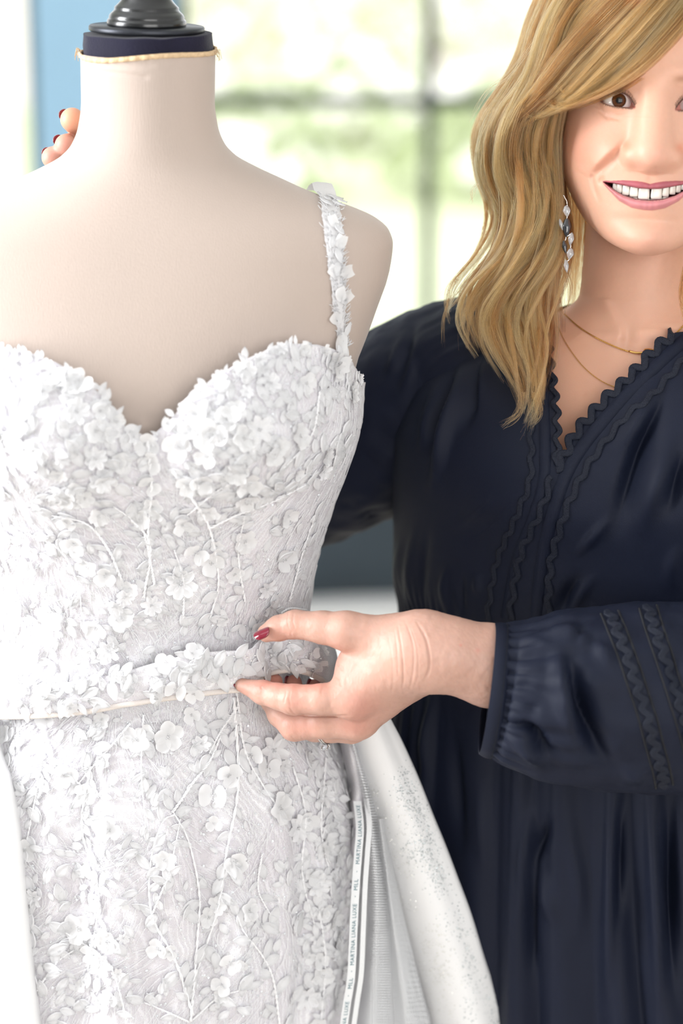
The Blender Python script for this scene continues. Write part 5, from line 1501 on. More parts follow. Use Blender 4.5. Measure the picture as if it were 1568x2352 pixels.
def tooth(px0, px1, pyb, pyt, lean=0.0, back=0.0, name='tooth', low=False):
    xa, _ = to_local(px0, 440); xb, _ = to_local(px1, 440); _, zb_ = to_local((px0 + px1) / 2, pyb); _, zt_ = to_local((px0 + px1) / 2, pyt)
    n = 14; u = np.linspace(-PI / 2, PI / 2, n); v = np.linspace(-PI, PI, 21)[:-1]
    Uu, Vv = np.meshgrid(u, v, indexing='ij')
    pw = lambda c, e: np.sign(c) * np.abs(c) ** e
    x = pw(np.cos(Uu), .35) * pw(np.sin(Vv), .45); y = pw(np.cos(Uu), .5) * pw(-np.cos(Vv), .7); z = pw(np.sin(Uu), .38)
    w = (xb - xa) / 2; h = (zt_ - zb_) / 2
    taper = 1 - .10 * (z if not low else -z) * (1)
    xc = (xa + xb) / 2; ycen = .0050 + (xc / .030)**2 * .010 + back
    th = math.atan2(2 * xc / .030**2 * .010, 1)
    lx = x * w / max(math.cos(th), .5) * taper; ly = y * .0030
    P = np.stack([xc + lx * math.cos(th) - ly * math.sin(th) * 0 , ycen + .003 + ly + lx * math.sin(th), (zt_ + zb_) / 2 + z * h], -1).reshape(-1, 3)
    mk(name, from_local(P), gridF(n, 20, True), m_tooth, woman)
for (a, b, yb, yt) in [(1405, 1414.5, 440, 411), (1414, 1427.5, 444, 411), (1428, 1445, 449, 412), (1445.5, 1465, 452.5, 416), (1465.5, 1491.5, 458.5, 420), (1494.5, 1520, 458, 420), (1520.5, 1536, 452, 416), (1536.5, 1551, 447.5, 412), (1551, 1563, 443, 410), (1563, 1573, 437, 408), (1574, 1583, 430, 405)]:
    tooth(a, b, yb, yt)
for (a, b, yb, yt) in [(1424, 1438, 466, 447), (1438, 1452, 470, 450), (1452, 1466, 474, 452), (1466, 1480, 476, 454.5), (1480, 1494, 478, 455.5), (1494, 1508, 477, 455), (1508, 1522, 474, 453), (1522, 1536, 470, 450)]:
    tooth(a, b, yb, yt, 0, .0030, 'tooth', True)
m_gum = mat('gum', srgb(190, 96, 100), .3)
q = np.array([(x, .0125 + (x / .030)**2 * .010, to_local(1498 + x / HK, 413 - 6 * (x / .03)**2)[1]) for x in np.linspace(-.030, .030, 25)])
V, F = tubeVF(from_local(q), .0038, 10); mk('gum', V, F, m_gum, woman)
m_nail = mat('dark_red_nail_polish', srgb(122, 4, 38), .12, coat=1.0)
def nail(c, along, out, ln, wd, name='fingernail'):
    along = norm(np.asarray(along, float)); out = np.asarray(out, float); out = norm(out - along * (out @ along)); ac_ = np.cross(along, out)
    n, m_ = 15, 11; t = np.linspace(-1, 1, n)[:, None]; s = np.linspace(-1, 1, m_)[None]
    w = wd * np.where(t < .2, np.sqrt(np.clip(1 - ((t - .2) / 1.22)**4, 0, 1)) * .97, np.sqrt(np.clip(1 - ((t - .2) / .81)**2.4, 0.0, 1)) * .97)
    zt_ = -.42 * wd * (s * w / wd)**2 - .12 * ln * np.clip(t, 0, 1)**2
    P0 = c + along * (t[..., None] * ln) + ac_ * (s * w)[..., None] + out * (zt_ + .0)[..., None]
    P1 = P0 - out * .0009
    nn = n * m_; F0 = gridF(n, m_)
    bd = [i * m_ for i in range(n)] + [(n - 1) * m_ + j for j in range(1, m_)] + [i * m_ + m_ - 1 for i in range(n - 2, -1, -1)] + [j for j in range(m_ - 2, 0, -1)]
    bd = np.array(bd); b2 = np.roll(bd, -1)
    Fr = np.stack([bd, b2, b2 + nn, bd + nn], 1)
    o = mk(name, np.vstack([P0.reshape(-1, 3), P1.reshape(-1, 3)]), [np.vstack([F0, F0[:, ::-1] + nn, Fr])], m_nail, woman)
    o['label'] = 'dark red polished fingernail'
BVL = BVHTree.FromPolygons([tuple(p) for p in VLH], [tuple(f) for f in FLH])
tipv = lambda a, b: norm(W(*b) - W(*a))
nail(W(599, 1451, -.066), tipv((640, 1443, -.056), (605, 1457, -.055)), -FWD * .62 + UP * .7 - RIGHT * .2, .0066, .0052)
nail(W(545, 1582, -.052), tipv((604, 1591, -.062), (552, 1572, -.05)), -UP * .92 - FWD * .35 - RIGHT * .25, .0056, .0036)
nail(W(604, 1568, -.026), UP * .9 - RIGHT * .1, -RIGHT * .85 + FWD * .4, .0055, .0042)
nail(W(656, 1568, -.003), UP * .95, -RIGHT * .8 + FWD * .5, .0055, .0040)
nail(W(706, 1572, .008), UP * .9 + RIGHT * .15, -RIGHT * .75 + FWD * .5, .0050, .0036)
nail(W(148, 264, .099), norm(-RIGHT * .75 + UP * .35 - FWD * .6), -RIGHT * .55 + FWD * .75 + UP * .35, .0055, .0046)
nail(W(134, 322, .095), norm(-RIGHT * .70 + UP * .35 - FWD * .6), -RIGHT * .60 + FWD * .70 + UP * .4, .0052, .0044)
nail(W(108, 350, .098), norm(-RIGHT * .65 + UP * .40 - FWD * .6), -RIGHT * .50 + FWD * .70 + UP * .5, .0050, .0044)
# ------------------------------------------------------------------ the woman's navy dress
m_navy = mat('navy_cotton', srgb(16, 22, 40), .62, sheen=.0, bump=.25, bscale=1600, vary=.10, vscale=30, spec=.22)
m_trim = mat('navy_rickrack', srgb(16, 22, 38), .6, spec=.3, bump=.8, bscale=1200)
def strokes(P, lines, F=None):
    """sum of soft ridges (+) or furrows (-) along picture-drawn cloth folds"""
    px, py = proj(P); d = np.zeros(len(P)); Q = np.stack([px, py], 1)
    for (pl, a, wd) in lines:
        pl = catmull(np.array(pl, float), 20); m = (px > pl[:, 0].min() - 3 * wd) & (px < pl[:, 0].max() + 3 * wd) & (py > pl[:, 1].min() - 3 * wd) & (py < pl[:, 1].max() + 3 * wd)
        if not m.any(): continue
        r_, _, ar = seg_dist(Q[m], pl); end = sstep(0, .5, ar) * sstep(1, .5, ar)
        d[m] += a * np.exp(-(r_ / wd)**2) * end
    return d
thc = np.linspace(-PI, PI, 640)[:-1]
pyc = np.r_[np.linspace(716, 1480, 300), np.linspace(1484, 2380, 190), np.linspace(2400, 3900, 60)]
zc = np.array([W(1440, p, TY)[2] for p in pyc]); zc = zc[zc > .02]; zc = np.r_[zc, .012]
TC, ZC = np.meshgrid(thc, zc)
Pc_ = torso_ring(TC, ZC, .003)
f = TC + YAW
Nc_ = np.stack([np.sin(f) * math.cos(YAW) - np.cos(f) * math.sin(YAW), -np.sin(f) * math.sin(YAW) - np.cos(f) * math.cos(YAW), 0 * f], -1)
zw_ = float(W(1400, 1440, TY)[2])
# bust, gathered waist seam, long skirt folds
bz = float(W(1420, 1085, 0)[2])
for (bx_) in (1215, 1585):
    c = W(bx_, 1080, .02); q = ((Pc_[..., 0] - c[0]) / .062)**2 + ((Pc_[..., 2] - c[2]) / .06)**2
    Pc_ += Nc_ * (.016 * np.exp(-q) * (np.cos(f) > 0))[..., None]
sk = sstep(zw_ + .01, zw_ - .10, ZC)
ph = 2.2 * vnoise(np.stack([TC * 3, ZC * 1.2, 0 * TC], -1).reshape(-1, 3), 1.0).reshape(TC.shape)
amp = sk * (.35 + .65 * sstep(zw_, .3, ZC))
wave = np.abs(np.sin(TC * 13 + ph * 1.3 + .4)) ** 1.5 - .5
wave2 = np.abs(np.sin(TC * 29 + ph * 2.0)) ** 1.2 - .5
Pc_ += Nc_ * (amp * .022 * wave + sk * .003 * wave2 * sstep(.55, zw_, ZC))[..., None]
gat = np.exp(-((ZC - zw_) / .028)**2)
Pc_ += Nc_ * (gat * (-.007 + .0018 * np.sin(TC * 95 + 3 * ph)))[..., None]
Pc_ += Nc_ * (.0022 * vnoise(Pc_.reshape(-1, 3), 22).reshape(TC.shape) * (1 - sk))[..., None]
pv = Pc_.reshape(-1, 3)
front = (Nc_.reshape(-1, 3) @ FWD) < .25
FOLDS = [([(1085, 800), (1062, 860), (1035, 960), (1010, 1060), (985, 1150)], .011, 12), ([(1110, 830), (1085, 920), (1060, 1010)], -.009, 14), ([(1050, 840), (1015, 940), (985, 1040)], -.010, 15), ([(1130, 800), (1108, 880), (1090, 960)], .006, 10), ([(1010, 870), (985, 960), (965, 1060)], .005, 10), ([(1160, 1120), (1110, 1175), (1040, 1225)], .002, 9), ([(1190, 1140), (1125, 1200), (1060, 1260)], -.002, 11),
         ([(960, 1180), (940, 1320), (945, 1430)], .003, 9), ([(990, 1190), (970, 1330), (980, 1430)], -.003, 10), ([(1030, 1290), (1020, 1350), (1030, 1420)], .003, 8), ([(1065, 1300), (1060, 1360), (1068, 1420)], -.003, 8), ([(1100, 1310), (1095, 1370)], .003, 8), ([(925, 1220), (915, 1320), (918, 1400)], .003, 8),
         ([(1545, 880), (1500, 960), (1460, 1060), (1430, 1160), (1416, 1260)], -.017, 22), ([(1520, 860), (1470, 960), (1425, 1060)], .009, 22), ([(1560, 960), (1520, 1060), (1490, 1160), (1470, 1250)], .010, 22), ([(1575, 1020), (1550, 1120), (1530, 1200)], -.010, 18), ([(1282, 1430), (1300, 1370), (1345, 1310)], -.010, 18), ([(1300, 1430), (1325, 1370), (1370, 1310)], .006, 14), ([(1400, 1180), (1360, 1235), (1320, 1280)], .006, 10), ([(1560, 1240), (1540, 1300), (1545, 1370)], .004, 16),
         ([(1235, 1800), (1215, 1900), (1205, 2000), (1195, 2150)], .010, 12), ([(1262, 1860), (1245, 1940), (1228, 1985)], -.010, 13), ([(1245, 1990), (1255, 2050), (1275, 2140)], .008, 12), ([(1222, 2010), (1218, 2120), (1222, 2260)], -.010, 13), ([(1400, 1800), (1402, 1950), (1398, 2150), (1396, 2352)], .010, 10), ([(1425, 1800), (1420, 1950), (1420, 2150)], -.012, 12), ([(1490, 1800), (1500, 2000), (1510, 2200), (1514, 2352)], .011, 10), ([(1535, 1800), (1535, 2000), (1540, 2200), (1545, 2352)], -.012, 13), ([(1560, 1800), (1562, 2000), (1568, 2200)], .009, 9), ([(1300, 1800), (1310, 1900), (1330, 2050), (1320, 2200)], .005, 16), ([(985, 1600), (975, 1720), (985, 1800)], .004, 10), ([(1045, 1640), (1050, 1800), (1070, 2000)], -.006, 14), ([(1100, 1760), (1110, 1900), (1120, 2050)], .004, 16)]
pv = pv + Nc_.reshape(-1, 3) * (strokes(pv, FOLDS) * front)[:, None]
Fc_ = gridF(len(zc), len(thc), True)
VPOLY = np.array([(1264, 800), (1268, 850), (1274, 900), (1279, 960), (1279, 1030), (1277, 1074), (1298, 1042), (1318, 1002), (1350, 962), (1390, 918), (1430, 882), (1470, 842), (1500, 808), (1540, 772), (1570, 748), (1650, 690), (1650, 560), (1262, 560)], float)
cpx, cpy = proj(pv[Fc_].mean(1))
cut_ = in_poly(np.stack([cpx, cpy], 1), VPOLY) & front[Fc_[:, 0]]
kept = Fc_[~cut_][:, ::-1]
# tidy the cut: slide the open edge on to the neckline curve
edge_v = np.intersect1d(np.unique(Fc_[cut_]), np.unique(kept))
vp = catmull(VPOLY[:15], 400)
ex_, ey_ = proj(pv[edge_v])
for k, vi in enumerate(edge_v):
    j = np.argmin((vp[:, 0] - ex_[k])**2 + (vp[:, 1] - ey_[k])**2)
    d_ = (pv[vi] - CAM) @ FWD - DIST
    pv[vi] = D(vp[j, 0], vp[j, 1], d_)
BVT = BVHTree.FromPolygons([tuple(p) for p in pv], [tuple(q) for q in kept])
BVT_all = BVHTree.FromPolygons([tuple(p) for p in pv], [tuple(q) for q in Fc_])
dressw = mk('navy_dress', pv, [kept], m_navy, woman)
sol = dressw.modifiers.new('cloth', 'SOLIDIFY'); sol.thickness = .0012; sol.offset = 1
# sleeves
def sleeve(secs, n, k=160, seed=0, folds=None, gathers=(), lowfold=.0):
    S = np.array([np.r_[W(a, b, c), ra, rb] for a, b, c, ra, rb in secs])
    S = catmull(S, n); P = S[:, :3]; T = norm(np.gradient(P, axis=0))
    Dp = norm(FWD - T * (T @ FWD)[:, None]); Up = norm(np.cross(Dp, T)); Up *= np.where(Up[:, 2:3] < 0, -1, 1)
    a = np.arange(k) / k * 2 * PI
    nrm_ = np.cos(a)[None, :, None] * Up[:, None] + np.sin(a)[None, :, None] * Dp[:, None]
    V = P[:, None] + np.cos(a)[None, :, None] * Up[:, None] * S[:, 3][:, None, None] + np.sin(a)[None, :, None] * Dp[:, None] * S[:, 4][:, None, None]
    t = np.linspace(0, 1, n)
    for (t0, w, amp, freq) in gathers:
        V += nrm_ * (amp * np.exp(-((t - t0) / w)**2)[:, None] * (np.sin(a * freq + seed + 2 * np.sin(a * 3)) + .5 * np.sin(a * freq * 1.7 + 1)))[..., None]
    V += nrm_ * (.0035 * vnoise(V + seed, 20) + .0022 * vnoise(V + seed, 55) + .0006 * vnoise(V + seed, 160))[..., None]
    V = V.reshape(-1, 3)
    if folds: V = V + nrm_.reshape(-1, 3) * (strokes(V, folds) * ((nrm_.reshape(-1, 3) @ FWD) < .2))[:, None]
    return V, gridF(n, k, True), S
kk_ = 1 / 3010.
SL = [(1134, 1586, -.090, 143 * kk_, .040), (1152, 1588, -.090, 147 * kk_, .042), (1170, 1591, -.090, 152 * kk_, .044), (1200, 1596, -.091, 162 * kk_, .048), (1260, 1603, -.092, 181 * kk_, .052), (1350, 1604, -.090, 198 * kk_, .058), (1440, 1602, -.086, 208 * kk_, .060), (1510, 1602, -.080, 214 * kk_, .061), (1580, 1602, -.072, 217 * kk_, .062),
      (1700, 1610, -.045, 222 * kk_, .064), (1800, 1600, -.005, 225 * kk_, .066), (1860, 1500, .03, .078, .066), (1885, 1300, .06, .080, .066), (1865, 1080, .08, .074, .064), (1810, 920, .09, .062, .06), (1740, 830, .10, .05, .055)]
SF = [([(1260, 1440), (1330, 1460), (1350, 1500)], .004, 12), ([(1185, 1470), (1240, 1478), (1290, 1500)], .003, 9), ([(1165, 1545), (1220, 1540), (1262, 1550)], .003, 8), ([(1170, 1570), (1215, 1572), (1240, 1585)], -.003, 8), ([(1180, 1650), (1225, 1680), (1270, 1740)], -.016, 13), ([(1150, 1690), (1210, 1715), (1262, 1770)], .011, 14), ([(1195, 1625), (1225, 1630), (1215, 1655)], -.004, 10),
      ([(1305, 1460), (1315, 1540), (1340, 1640), (1380, 1730), (1440, 1790)], -.026, 20), ([(1280, 1470), (1290, 1560), (1310, 1650), (1330, 1720)], .013, 20), ([(1350, 1480), (1385, 1500), (1400, 1540)], .005, 14), ([(1345, 1420), (1330, 1450), (1318, 1480)], -.005, 10), ([(1420, 1750), (1460, 1780), (1480, 1740)], .005, 14), ([(1540, 1450), (1550, 1550), (1568, 1640)], -.004, 16)]
VS, FS, SS = sleeve(SL, 210, folds=SF, gathers=[(0.015, .03, .0016, 34), (.07, .05, .0012, 15)], seed=1)
slv = mk('sleeve', VS, FS, m_navy, dressw); slv.modifiers.new('cloth', 'SOLIDIFY').thickness = .001
BVS = BVHTree.FromPolygons([tuple(p) for p in VS], [tuple(q) for q in FS])
SR = [(1200, 830, .135, .030, .040), (1130, 820, .145, .052, .056), (1060, 850, .165, .061, .062), (960, 912, .185, .068, .066), (860, 990, .203, .073, .068), (740, 1058, .222, .070, .066), (640, 1105, .240, .064, .062), (570, 1090, .258, .060, .058), (525, 1000, .256, .056, .054), (455, 800, .236, .047, .046), (405, 650, .212, .039, .038), (372, 560, .197, .034, .034)]
RF = [([(1000, 700), (960, 780), (930, 880), (915, 960)], .004, 14), ([(960, 740), (930, 830), (900, 920)], -.005, 14), ([(930, 760), (905, 830), (880, 900)], .004, 10), ([(900, 1160), (860, 1180), (800, 1195)], -.005, 14)]
VR, FR, _ = sleeve(SR, 150, folds=RF, gathers=[(.02, .05, .001, 20), (1.0, .04, .0012, 24)], seed=4)
mk('sleeve', VR, FR, m_navy, dressw).modifiers.new('cloth', 'SOLIDIFY').thickness = .001
# cuff band with its row of stitches and gathers
cs_ = catmull(np.array([np.r_[W(a, b, c), ra, rb] for a, b, c, ra, rb in [(1118, 1582, -.091, 146 * kk_, .0415), (1128, 1584, -.0905, 147 * kk_, .0422), (1142, 1587, -.090, 148 * kk_, .0426), (1153, 1589, -.090, 147 * kk_, .042)]]), 9)
a = np.arange(120) / 120 * 2 * PI
slant = (RIGHT * .0052 + 0)[None]
def ringpts(c, ra, rb): return c + np.cos(a)[:, None] * (UP * ra + RIGHT * ra * .125) + np.sin(a)[:, None] * FWD * rb
CU = np.array([ringpts(s[:3], s[3] + .0012 * math.sin(PI * i / 8), s[4] + .0012 * math.sin(PI * i / 8)) for i, s in enumerate(cs_)])
CUi = np.array([ringpts(s[:3], s[3] - .0012, s[4] - .0012) for s in cs_[::-1]])
CC = np.concatenate([CU, CUi, CU[:1]])
cuff = mk('cuff', CC.reshape(-1, 3), gridF(len(CC), 120, True), m_navy, dressw)
ac = Acc()
st = ringpts(cs_[6][:3], cs_[6][3] + .0012, cs_[6][4] + .0012)
for i in range(0, 240):
    u = i / 2.0; i0 = int(u) % 120; f0 = u - int(u)
    p0 = st[i0] * (1 - f0) + st[(i0 + 1) % 120] * f0; f1 = f0 + .32
    p1 = st[i0] * (1 - f1) + st[(i0 + 1) % 120] * f1
    ac.add(*tubeVF(np.array([p0, p1]), .00022, 4))
m_thread = mat('navy_stitching', srgb(14, 16, 24), .8)
o = ac.build('stitches', m_thread, dressw); o['kind'] = 'stuff'
# trims: rickrack braid, flat placket seams
def on_cloth(pts, n, bvh, off):
    q = catmull(np.array(pts, float), n); out = []; nn_ = []
    for (x, y) in q:
        loc, nr, i, _ = bvh.ray_cast(Vector(CAM), Vector(ray_dir(x, y)))
        if loc is None: continue
        nr = np.array(nr); nr = nr if nr @ FWD < 0 else -nr
        nr = norm(nr - FWD * .6)
        out.append(np.array(loc) + nr * off); nn_.append(nr)
    P = np.array(out); Nn = np.array(nn_)
    if len(P) > 8:
        for _ in range(3):
            P[1:-1] = .25 * P[:-2] + .5 * P[1:-1] + .25 * P[2:]; Nn[1:-1] = .25 * Nn[:-2] + .5 * Nn[1:-1] + .25 * Nn[2:]
    return P, norm(Nn)
def rickrack(name, pts, bvh, amp_px=7, wid_px=11, per_px=40, off=.0016, n=None, parent=None, flip=1, phase=0.0):
    L0 = np.hypot(*np.diff(np.array(pts, float), axis=0).T).sum(); n = n or int(L0 / 2.2)
    P, Nn = on_cloth(pts, n, bvh, off)
    if len(P) < 6: return
    T = norm(np.gradient(P, axis=0)); B = norm(np.cross(T, Nn)) * flip
    s = np.r_[0, np.cumsum(np.linalg.norm(np.diff(P, axis=0), axis=1))] * 2950
    th_ = s / per_px * 2 * PI + phase
    ctr = P + B * (amp_px / 2950 * np.sin(th_ + .35 * np.sin(th_)))[:, None]
    T2 = norm(np.gradient(ctr, axis=0)); B2 = norm(np.cross(T2, Nn)); hw_ = wid_px / 2950 / 2
    us = np.array([-1, -.93, -.5, 0, .5, .93, 1.0]); up = np.array([-.3, .55, .9, .7, .9, .55, -.3]) * .0012
    V = ctr[:, None] + B2[:, None] * us[None, :, None] * hw_ + Nn[:, None] * up[None, :, None]
    V2 = ctr[:, None] + B2[:, None] * us[None, ::-1, None] * hw_ - Nn[:, None] * .0004
    A = np.concatenate([V, V2], 1); m_ = A.shape[1]
    mk(name, A.reshape(-1, 3), gridF(len(ctr), m_, True), m_trim, parent or dressw)
def seam(pts, bvh, r_px=1.6, off=.0006, parent=None, name='seam'):
    L0 = np.hypot(*np.diff(np.array(pts, float), axis=0).T).sum()
    P, Nn = on_cloth(pts, int(L0 / 5), bvh, off)
    if len(P) < 4: return
    V, F = tubeVF(P, r_px / 2950, 5); mk(name, V, F, m_thread, parent or dressw)
def placket(name, pts, bvh, w_px, off=.0012):
    L0 = np.hypot(*np.diff(np.array(pts, float), axis=0).T).sum()
    P, Nn = on_cloth(pts, int(L0 / 6), bvh, off)
    T = norm(np.gradient(P, axis=0)); B = norm(np.cross(T, Nn)); us = np.array([-1, -.96, 0, .96, 1]); up = np.array([-.6, .6, .9, .6, -.6]) * .0012
    V = P[:, None] + B[:, None] * us[None, :, None] * (w_px / 2950 / 2) + Nn[:, None] * up[None, :, None]
    mk(name, V.reshape(-1, 3), gridF(len(P), 5), m_navy, dressw)
NR = [(1600, 722), (1570, 748), (1540, 772), (1500, 808), (1470, 842), (1430, 882), (1390, 918), (1350, 962), (1318, 1002), (1298, 1042), (1276, 1078)]
NL = [(1258, 780), (1264, 820), (1270, 870), (1276, 920), (1280, 970), (1280, 1020), (1277, 1070)]
rickrack('neckline_rickrack', NR, BVT_all, 9, 17, 43, .0022)
rickrack('neckline_rickrack', NL, BVT_all, 6, 12, 42, .0022)
off_pts = lambda pts, dx, dy: [(x + dx, y + dy) for x, y in pts]
placket('placket', [(1610, 750), (1560, 792), (1500, 848), (1440, 908), (1385, 968), (1335, 1030), (1300, 1090), (1275, 1160), (1255, 1240), (1240, 1330), (1232, 1420)], BVT_all, 30)
placket('placket', [(1240, 800), (1246, 880), (1250, 960), (1252, 1040), (1248, 1110), (1225, 1190), (1196, 1260), (1175, 1340), (1163, 1420)], BVT_all, 26)
rickrack('rickrack_trim', [(1600, 800), (1564, 833), (1496, 910), (1432, 965), (1360, 1055), (1313, 1140), (1283, 1225), (1266, 1289), (1258, 1420)], BVT_all, 4.5, 15, 52, .0020)
rickrack('rickrack_trim', [(1266, 1095), (1250, 1150), (1232, 1195), (1198, 1268), (1181, 1353), (1172, 1420)], BVT_all, 5.5, 14, 58, .0026)
rickrack('rickrack_trim', [(1216, 900), (1219, 982), (1218, 1097), (1188, 1182), (1150, 1268), (1133, 1332), (1120, 1425)], BVT_all, 4, 13, 52, .0020)
for pts in ([(1600, 765), (1540, 818), (1470, 880), (1400, 955), (1345, 1025), (1308, 1085), (1285, 1150), (1265, 1240), (1250, 1330), (1244, 1420)], [(1256, 800), (1262, 900), (1266, 1000), (1262, 1090), (1238, 1170), (1208, 1250), (1187, 1330), (1176, 1420)], [(1600, 822), (1520, 905), (1450, 975), (1385, 1055), (1335, 1140), (1303, 1230), (1286, 1310), (1276, 1420)],
            [(1232, 850), (1236, 980), (1235, 1100), (1205, 1190), (1170, 1270), (1150, 1340), (1138, 1425)], [(1204, 1170), (1165, 1250), (1138, 1330), (1128, 1425)], [(1222, 1200), (1190, 1270), (1165, 1345), (1152, 1425)]):
    seam(pts, BVT_all)
# openwork bands on the near sleeve: rickrack between two bound edges
m_hollow = mat('navy_openwork_shadow', srgb(16, 18, 26), .9)
for (ctr, wd) in (([(1399, 1408), (1412, 1440), (1436, 1500), (1460, 1570), (1483, 1640), (1502, 1710), (1518, 1770), (1525, 1805)], 17), ([(1487, 1396), (1500, 1440), (1522, 1505), (1545, 1575), (1566, 1640), (1586, 1710), (1600, 1770)], 17)):
    rickrack('openwork_rickrack', ctr, BVS, 7, 17, 36, .0022)
    for s in (-1, 1): seam(off_pts(ctr, s * (wd + 3), -s * 4), BVS, 2.6, .0012, name='band_edge')
# ------------------------------------------------------------------ hair: locks of strands
def hair_mat():
    m = bpy.data.materials.new('honey_blonde_hair'); m.use_nodes = True
    nt = m.node_tree; N = nt.nodes; L = nt.links; N.remove(N['Principled BSDF'])
    h = N.new('ShaderNodeBsdfHairPrincipled'); h.parametrization = 'COLOR'
    h.inputs['Roughness'].default_value = .34; h.inputs['Radial Roughness'].default_value = .42; h.inputs['Random Roughness'].default_value = .2; h.inputs['IOR'].default_value = 1.42
    hi = N.new('ShaderNodeHairInfo'); cr = N.new('ShaderNodeValToRGB')
    e = cr.color_ramp.elements; e[0].color = (*srgb(62, 30, 12), 1); e[1].color = (*srgb(226, 168, 106), 1)
    x = cr.color_ramp.elements.new(.5); x.color = (*srgb(164, 101, 54), 1)
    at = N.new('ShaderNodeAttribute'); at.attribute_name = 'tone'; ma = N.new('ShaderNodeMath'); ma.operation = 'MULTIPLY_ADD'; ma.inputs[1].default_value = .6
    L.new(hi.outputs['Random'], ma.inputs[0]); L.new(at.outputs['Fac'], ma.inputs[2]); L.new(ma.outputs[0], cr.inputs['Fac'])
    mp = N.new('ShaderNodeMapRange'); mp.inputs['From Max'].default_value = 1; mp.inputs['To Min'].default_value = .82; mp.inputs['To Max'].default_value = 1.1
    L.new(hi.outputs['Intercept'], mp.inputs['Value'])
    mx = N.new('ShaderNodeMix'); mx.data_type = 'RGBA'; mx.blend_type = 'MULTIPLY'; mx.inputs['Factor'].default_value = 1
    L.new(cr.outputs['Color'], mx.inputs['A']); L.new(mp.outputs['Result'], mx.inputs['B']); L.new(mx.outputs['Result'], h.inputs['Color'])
    L.new(h.outputs[0], N['Material Output'].inputs['Surface'])
    return m
m_hair = hair_mat()
HG = np.random.default_rng(21)
NP = 26
STR = []; TONE = []
def surf_d(px, py):
    """depth of dress, sleeve or skin behind a pixel"""
    best = 9.0
    for b in (BVT_all, BVR, BVS, BVBODY):
        loc, n, i, dist = b.ray_cast(Vector(CAM), Vector(ray_dir(px, py)))
        if loc is not None: best = min(best, (np.array(loc) - CAM) @ FWD - DIST)
    return best
BVR = BVHTree.FromPolygons([tuple(p) for p in VR], [tuple(q) for q in FR])
BVBODY = BVHTree.FromPolygons([tuple(p) for p in BV_], [tuple(q) for q in BF])
def lock(path, wpx, nstr, frizz=1.0, tip=.35, clear=.006, thick=.8, tone=None):
    """path: (px, py, d); wpx: width in picture pixels along it; strands gather towards the tip"""
    c = catmull(np.array(path, float), NP); n = NP
    cl = clear
    for i in range(n if clear is not None else 0):
        if i % 2 == 0 or i == n - 1:
            sd = surf_d(c[i, 0], c[i, 1])
            lim = sd - cl
            if c[i, 2] > lim: c[i, 2] = lim
    c[1:-1, 2] = (c[:-2, 2] + 2 * c[1:-1, 2] + c[2:, 2]) / 4
    P = np.array([D(*q) for q in c])
    t = np.linspace(0, 1, n)
    T = norm(np.gradient(P, axis=0)); B = norm(np.cross(T, FWD)); Nn = np.cross(B, T)
    w = np.interp(t, np.linspace(0, 1, len(wpx)), wpx) / 3000 / 2
    a = HG.uniform(0, 2 * PI, nstr); r_ = np.sqrt(HG.random(nstr))
    u = (r_ * np.cos(a))[:, None]; v = (r_ * np.sin(a))[:, None]
    tw = HG.normal(0, .25) * t[None] * PI
    uu = u * np.cos(tw) - v * np.sin(tw); vv = u * np.sin(tw) + v * np.cos(tw)
    fz = frizz * .0011 * t[None]
    k1, k2 = HG.uniform(3, 9, (nstr, 1)), HG.uniform(3, 9, (nstr, 1)); p1, p2 = HG.uniform(0, 6.3, (nstr, 1)), HG.uniform(0, 6.3, (nstr, 1))
    du = uu * w[None] + fz * np.sin(k1 * t[None] + p1) * HG.uniform(.2, 1.4, (nstr, 1)); dv = vv * w[None] * thick + fz * .7 * np.sin(k2 * t[None] + p2)
    S = P[None] + B[None] * du[..., None] + Nn[None] * dv[..., None]
    # strands end at different lengths
    end = 1 - HG.random(nstr) ** 2 * tip
    q = end[:, None] * t[None] * (n - 1); i0 = np.minimum(q.astype(int), n - 2); f = (q - i0)[..., None]
    ar = np.arange(nstr)[:, None]
    TONE.append(np.full(nstr, np.clip(HG.normal(.22, .17), -.2, .65) if tone is None else tone)); STR.append(S[ar, i0] * (1 - f) + S[ar, i0 + 1] * f)
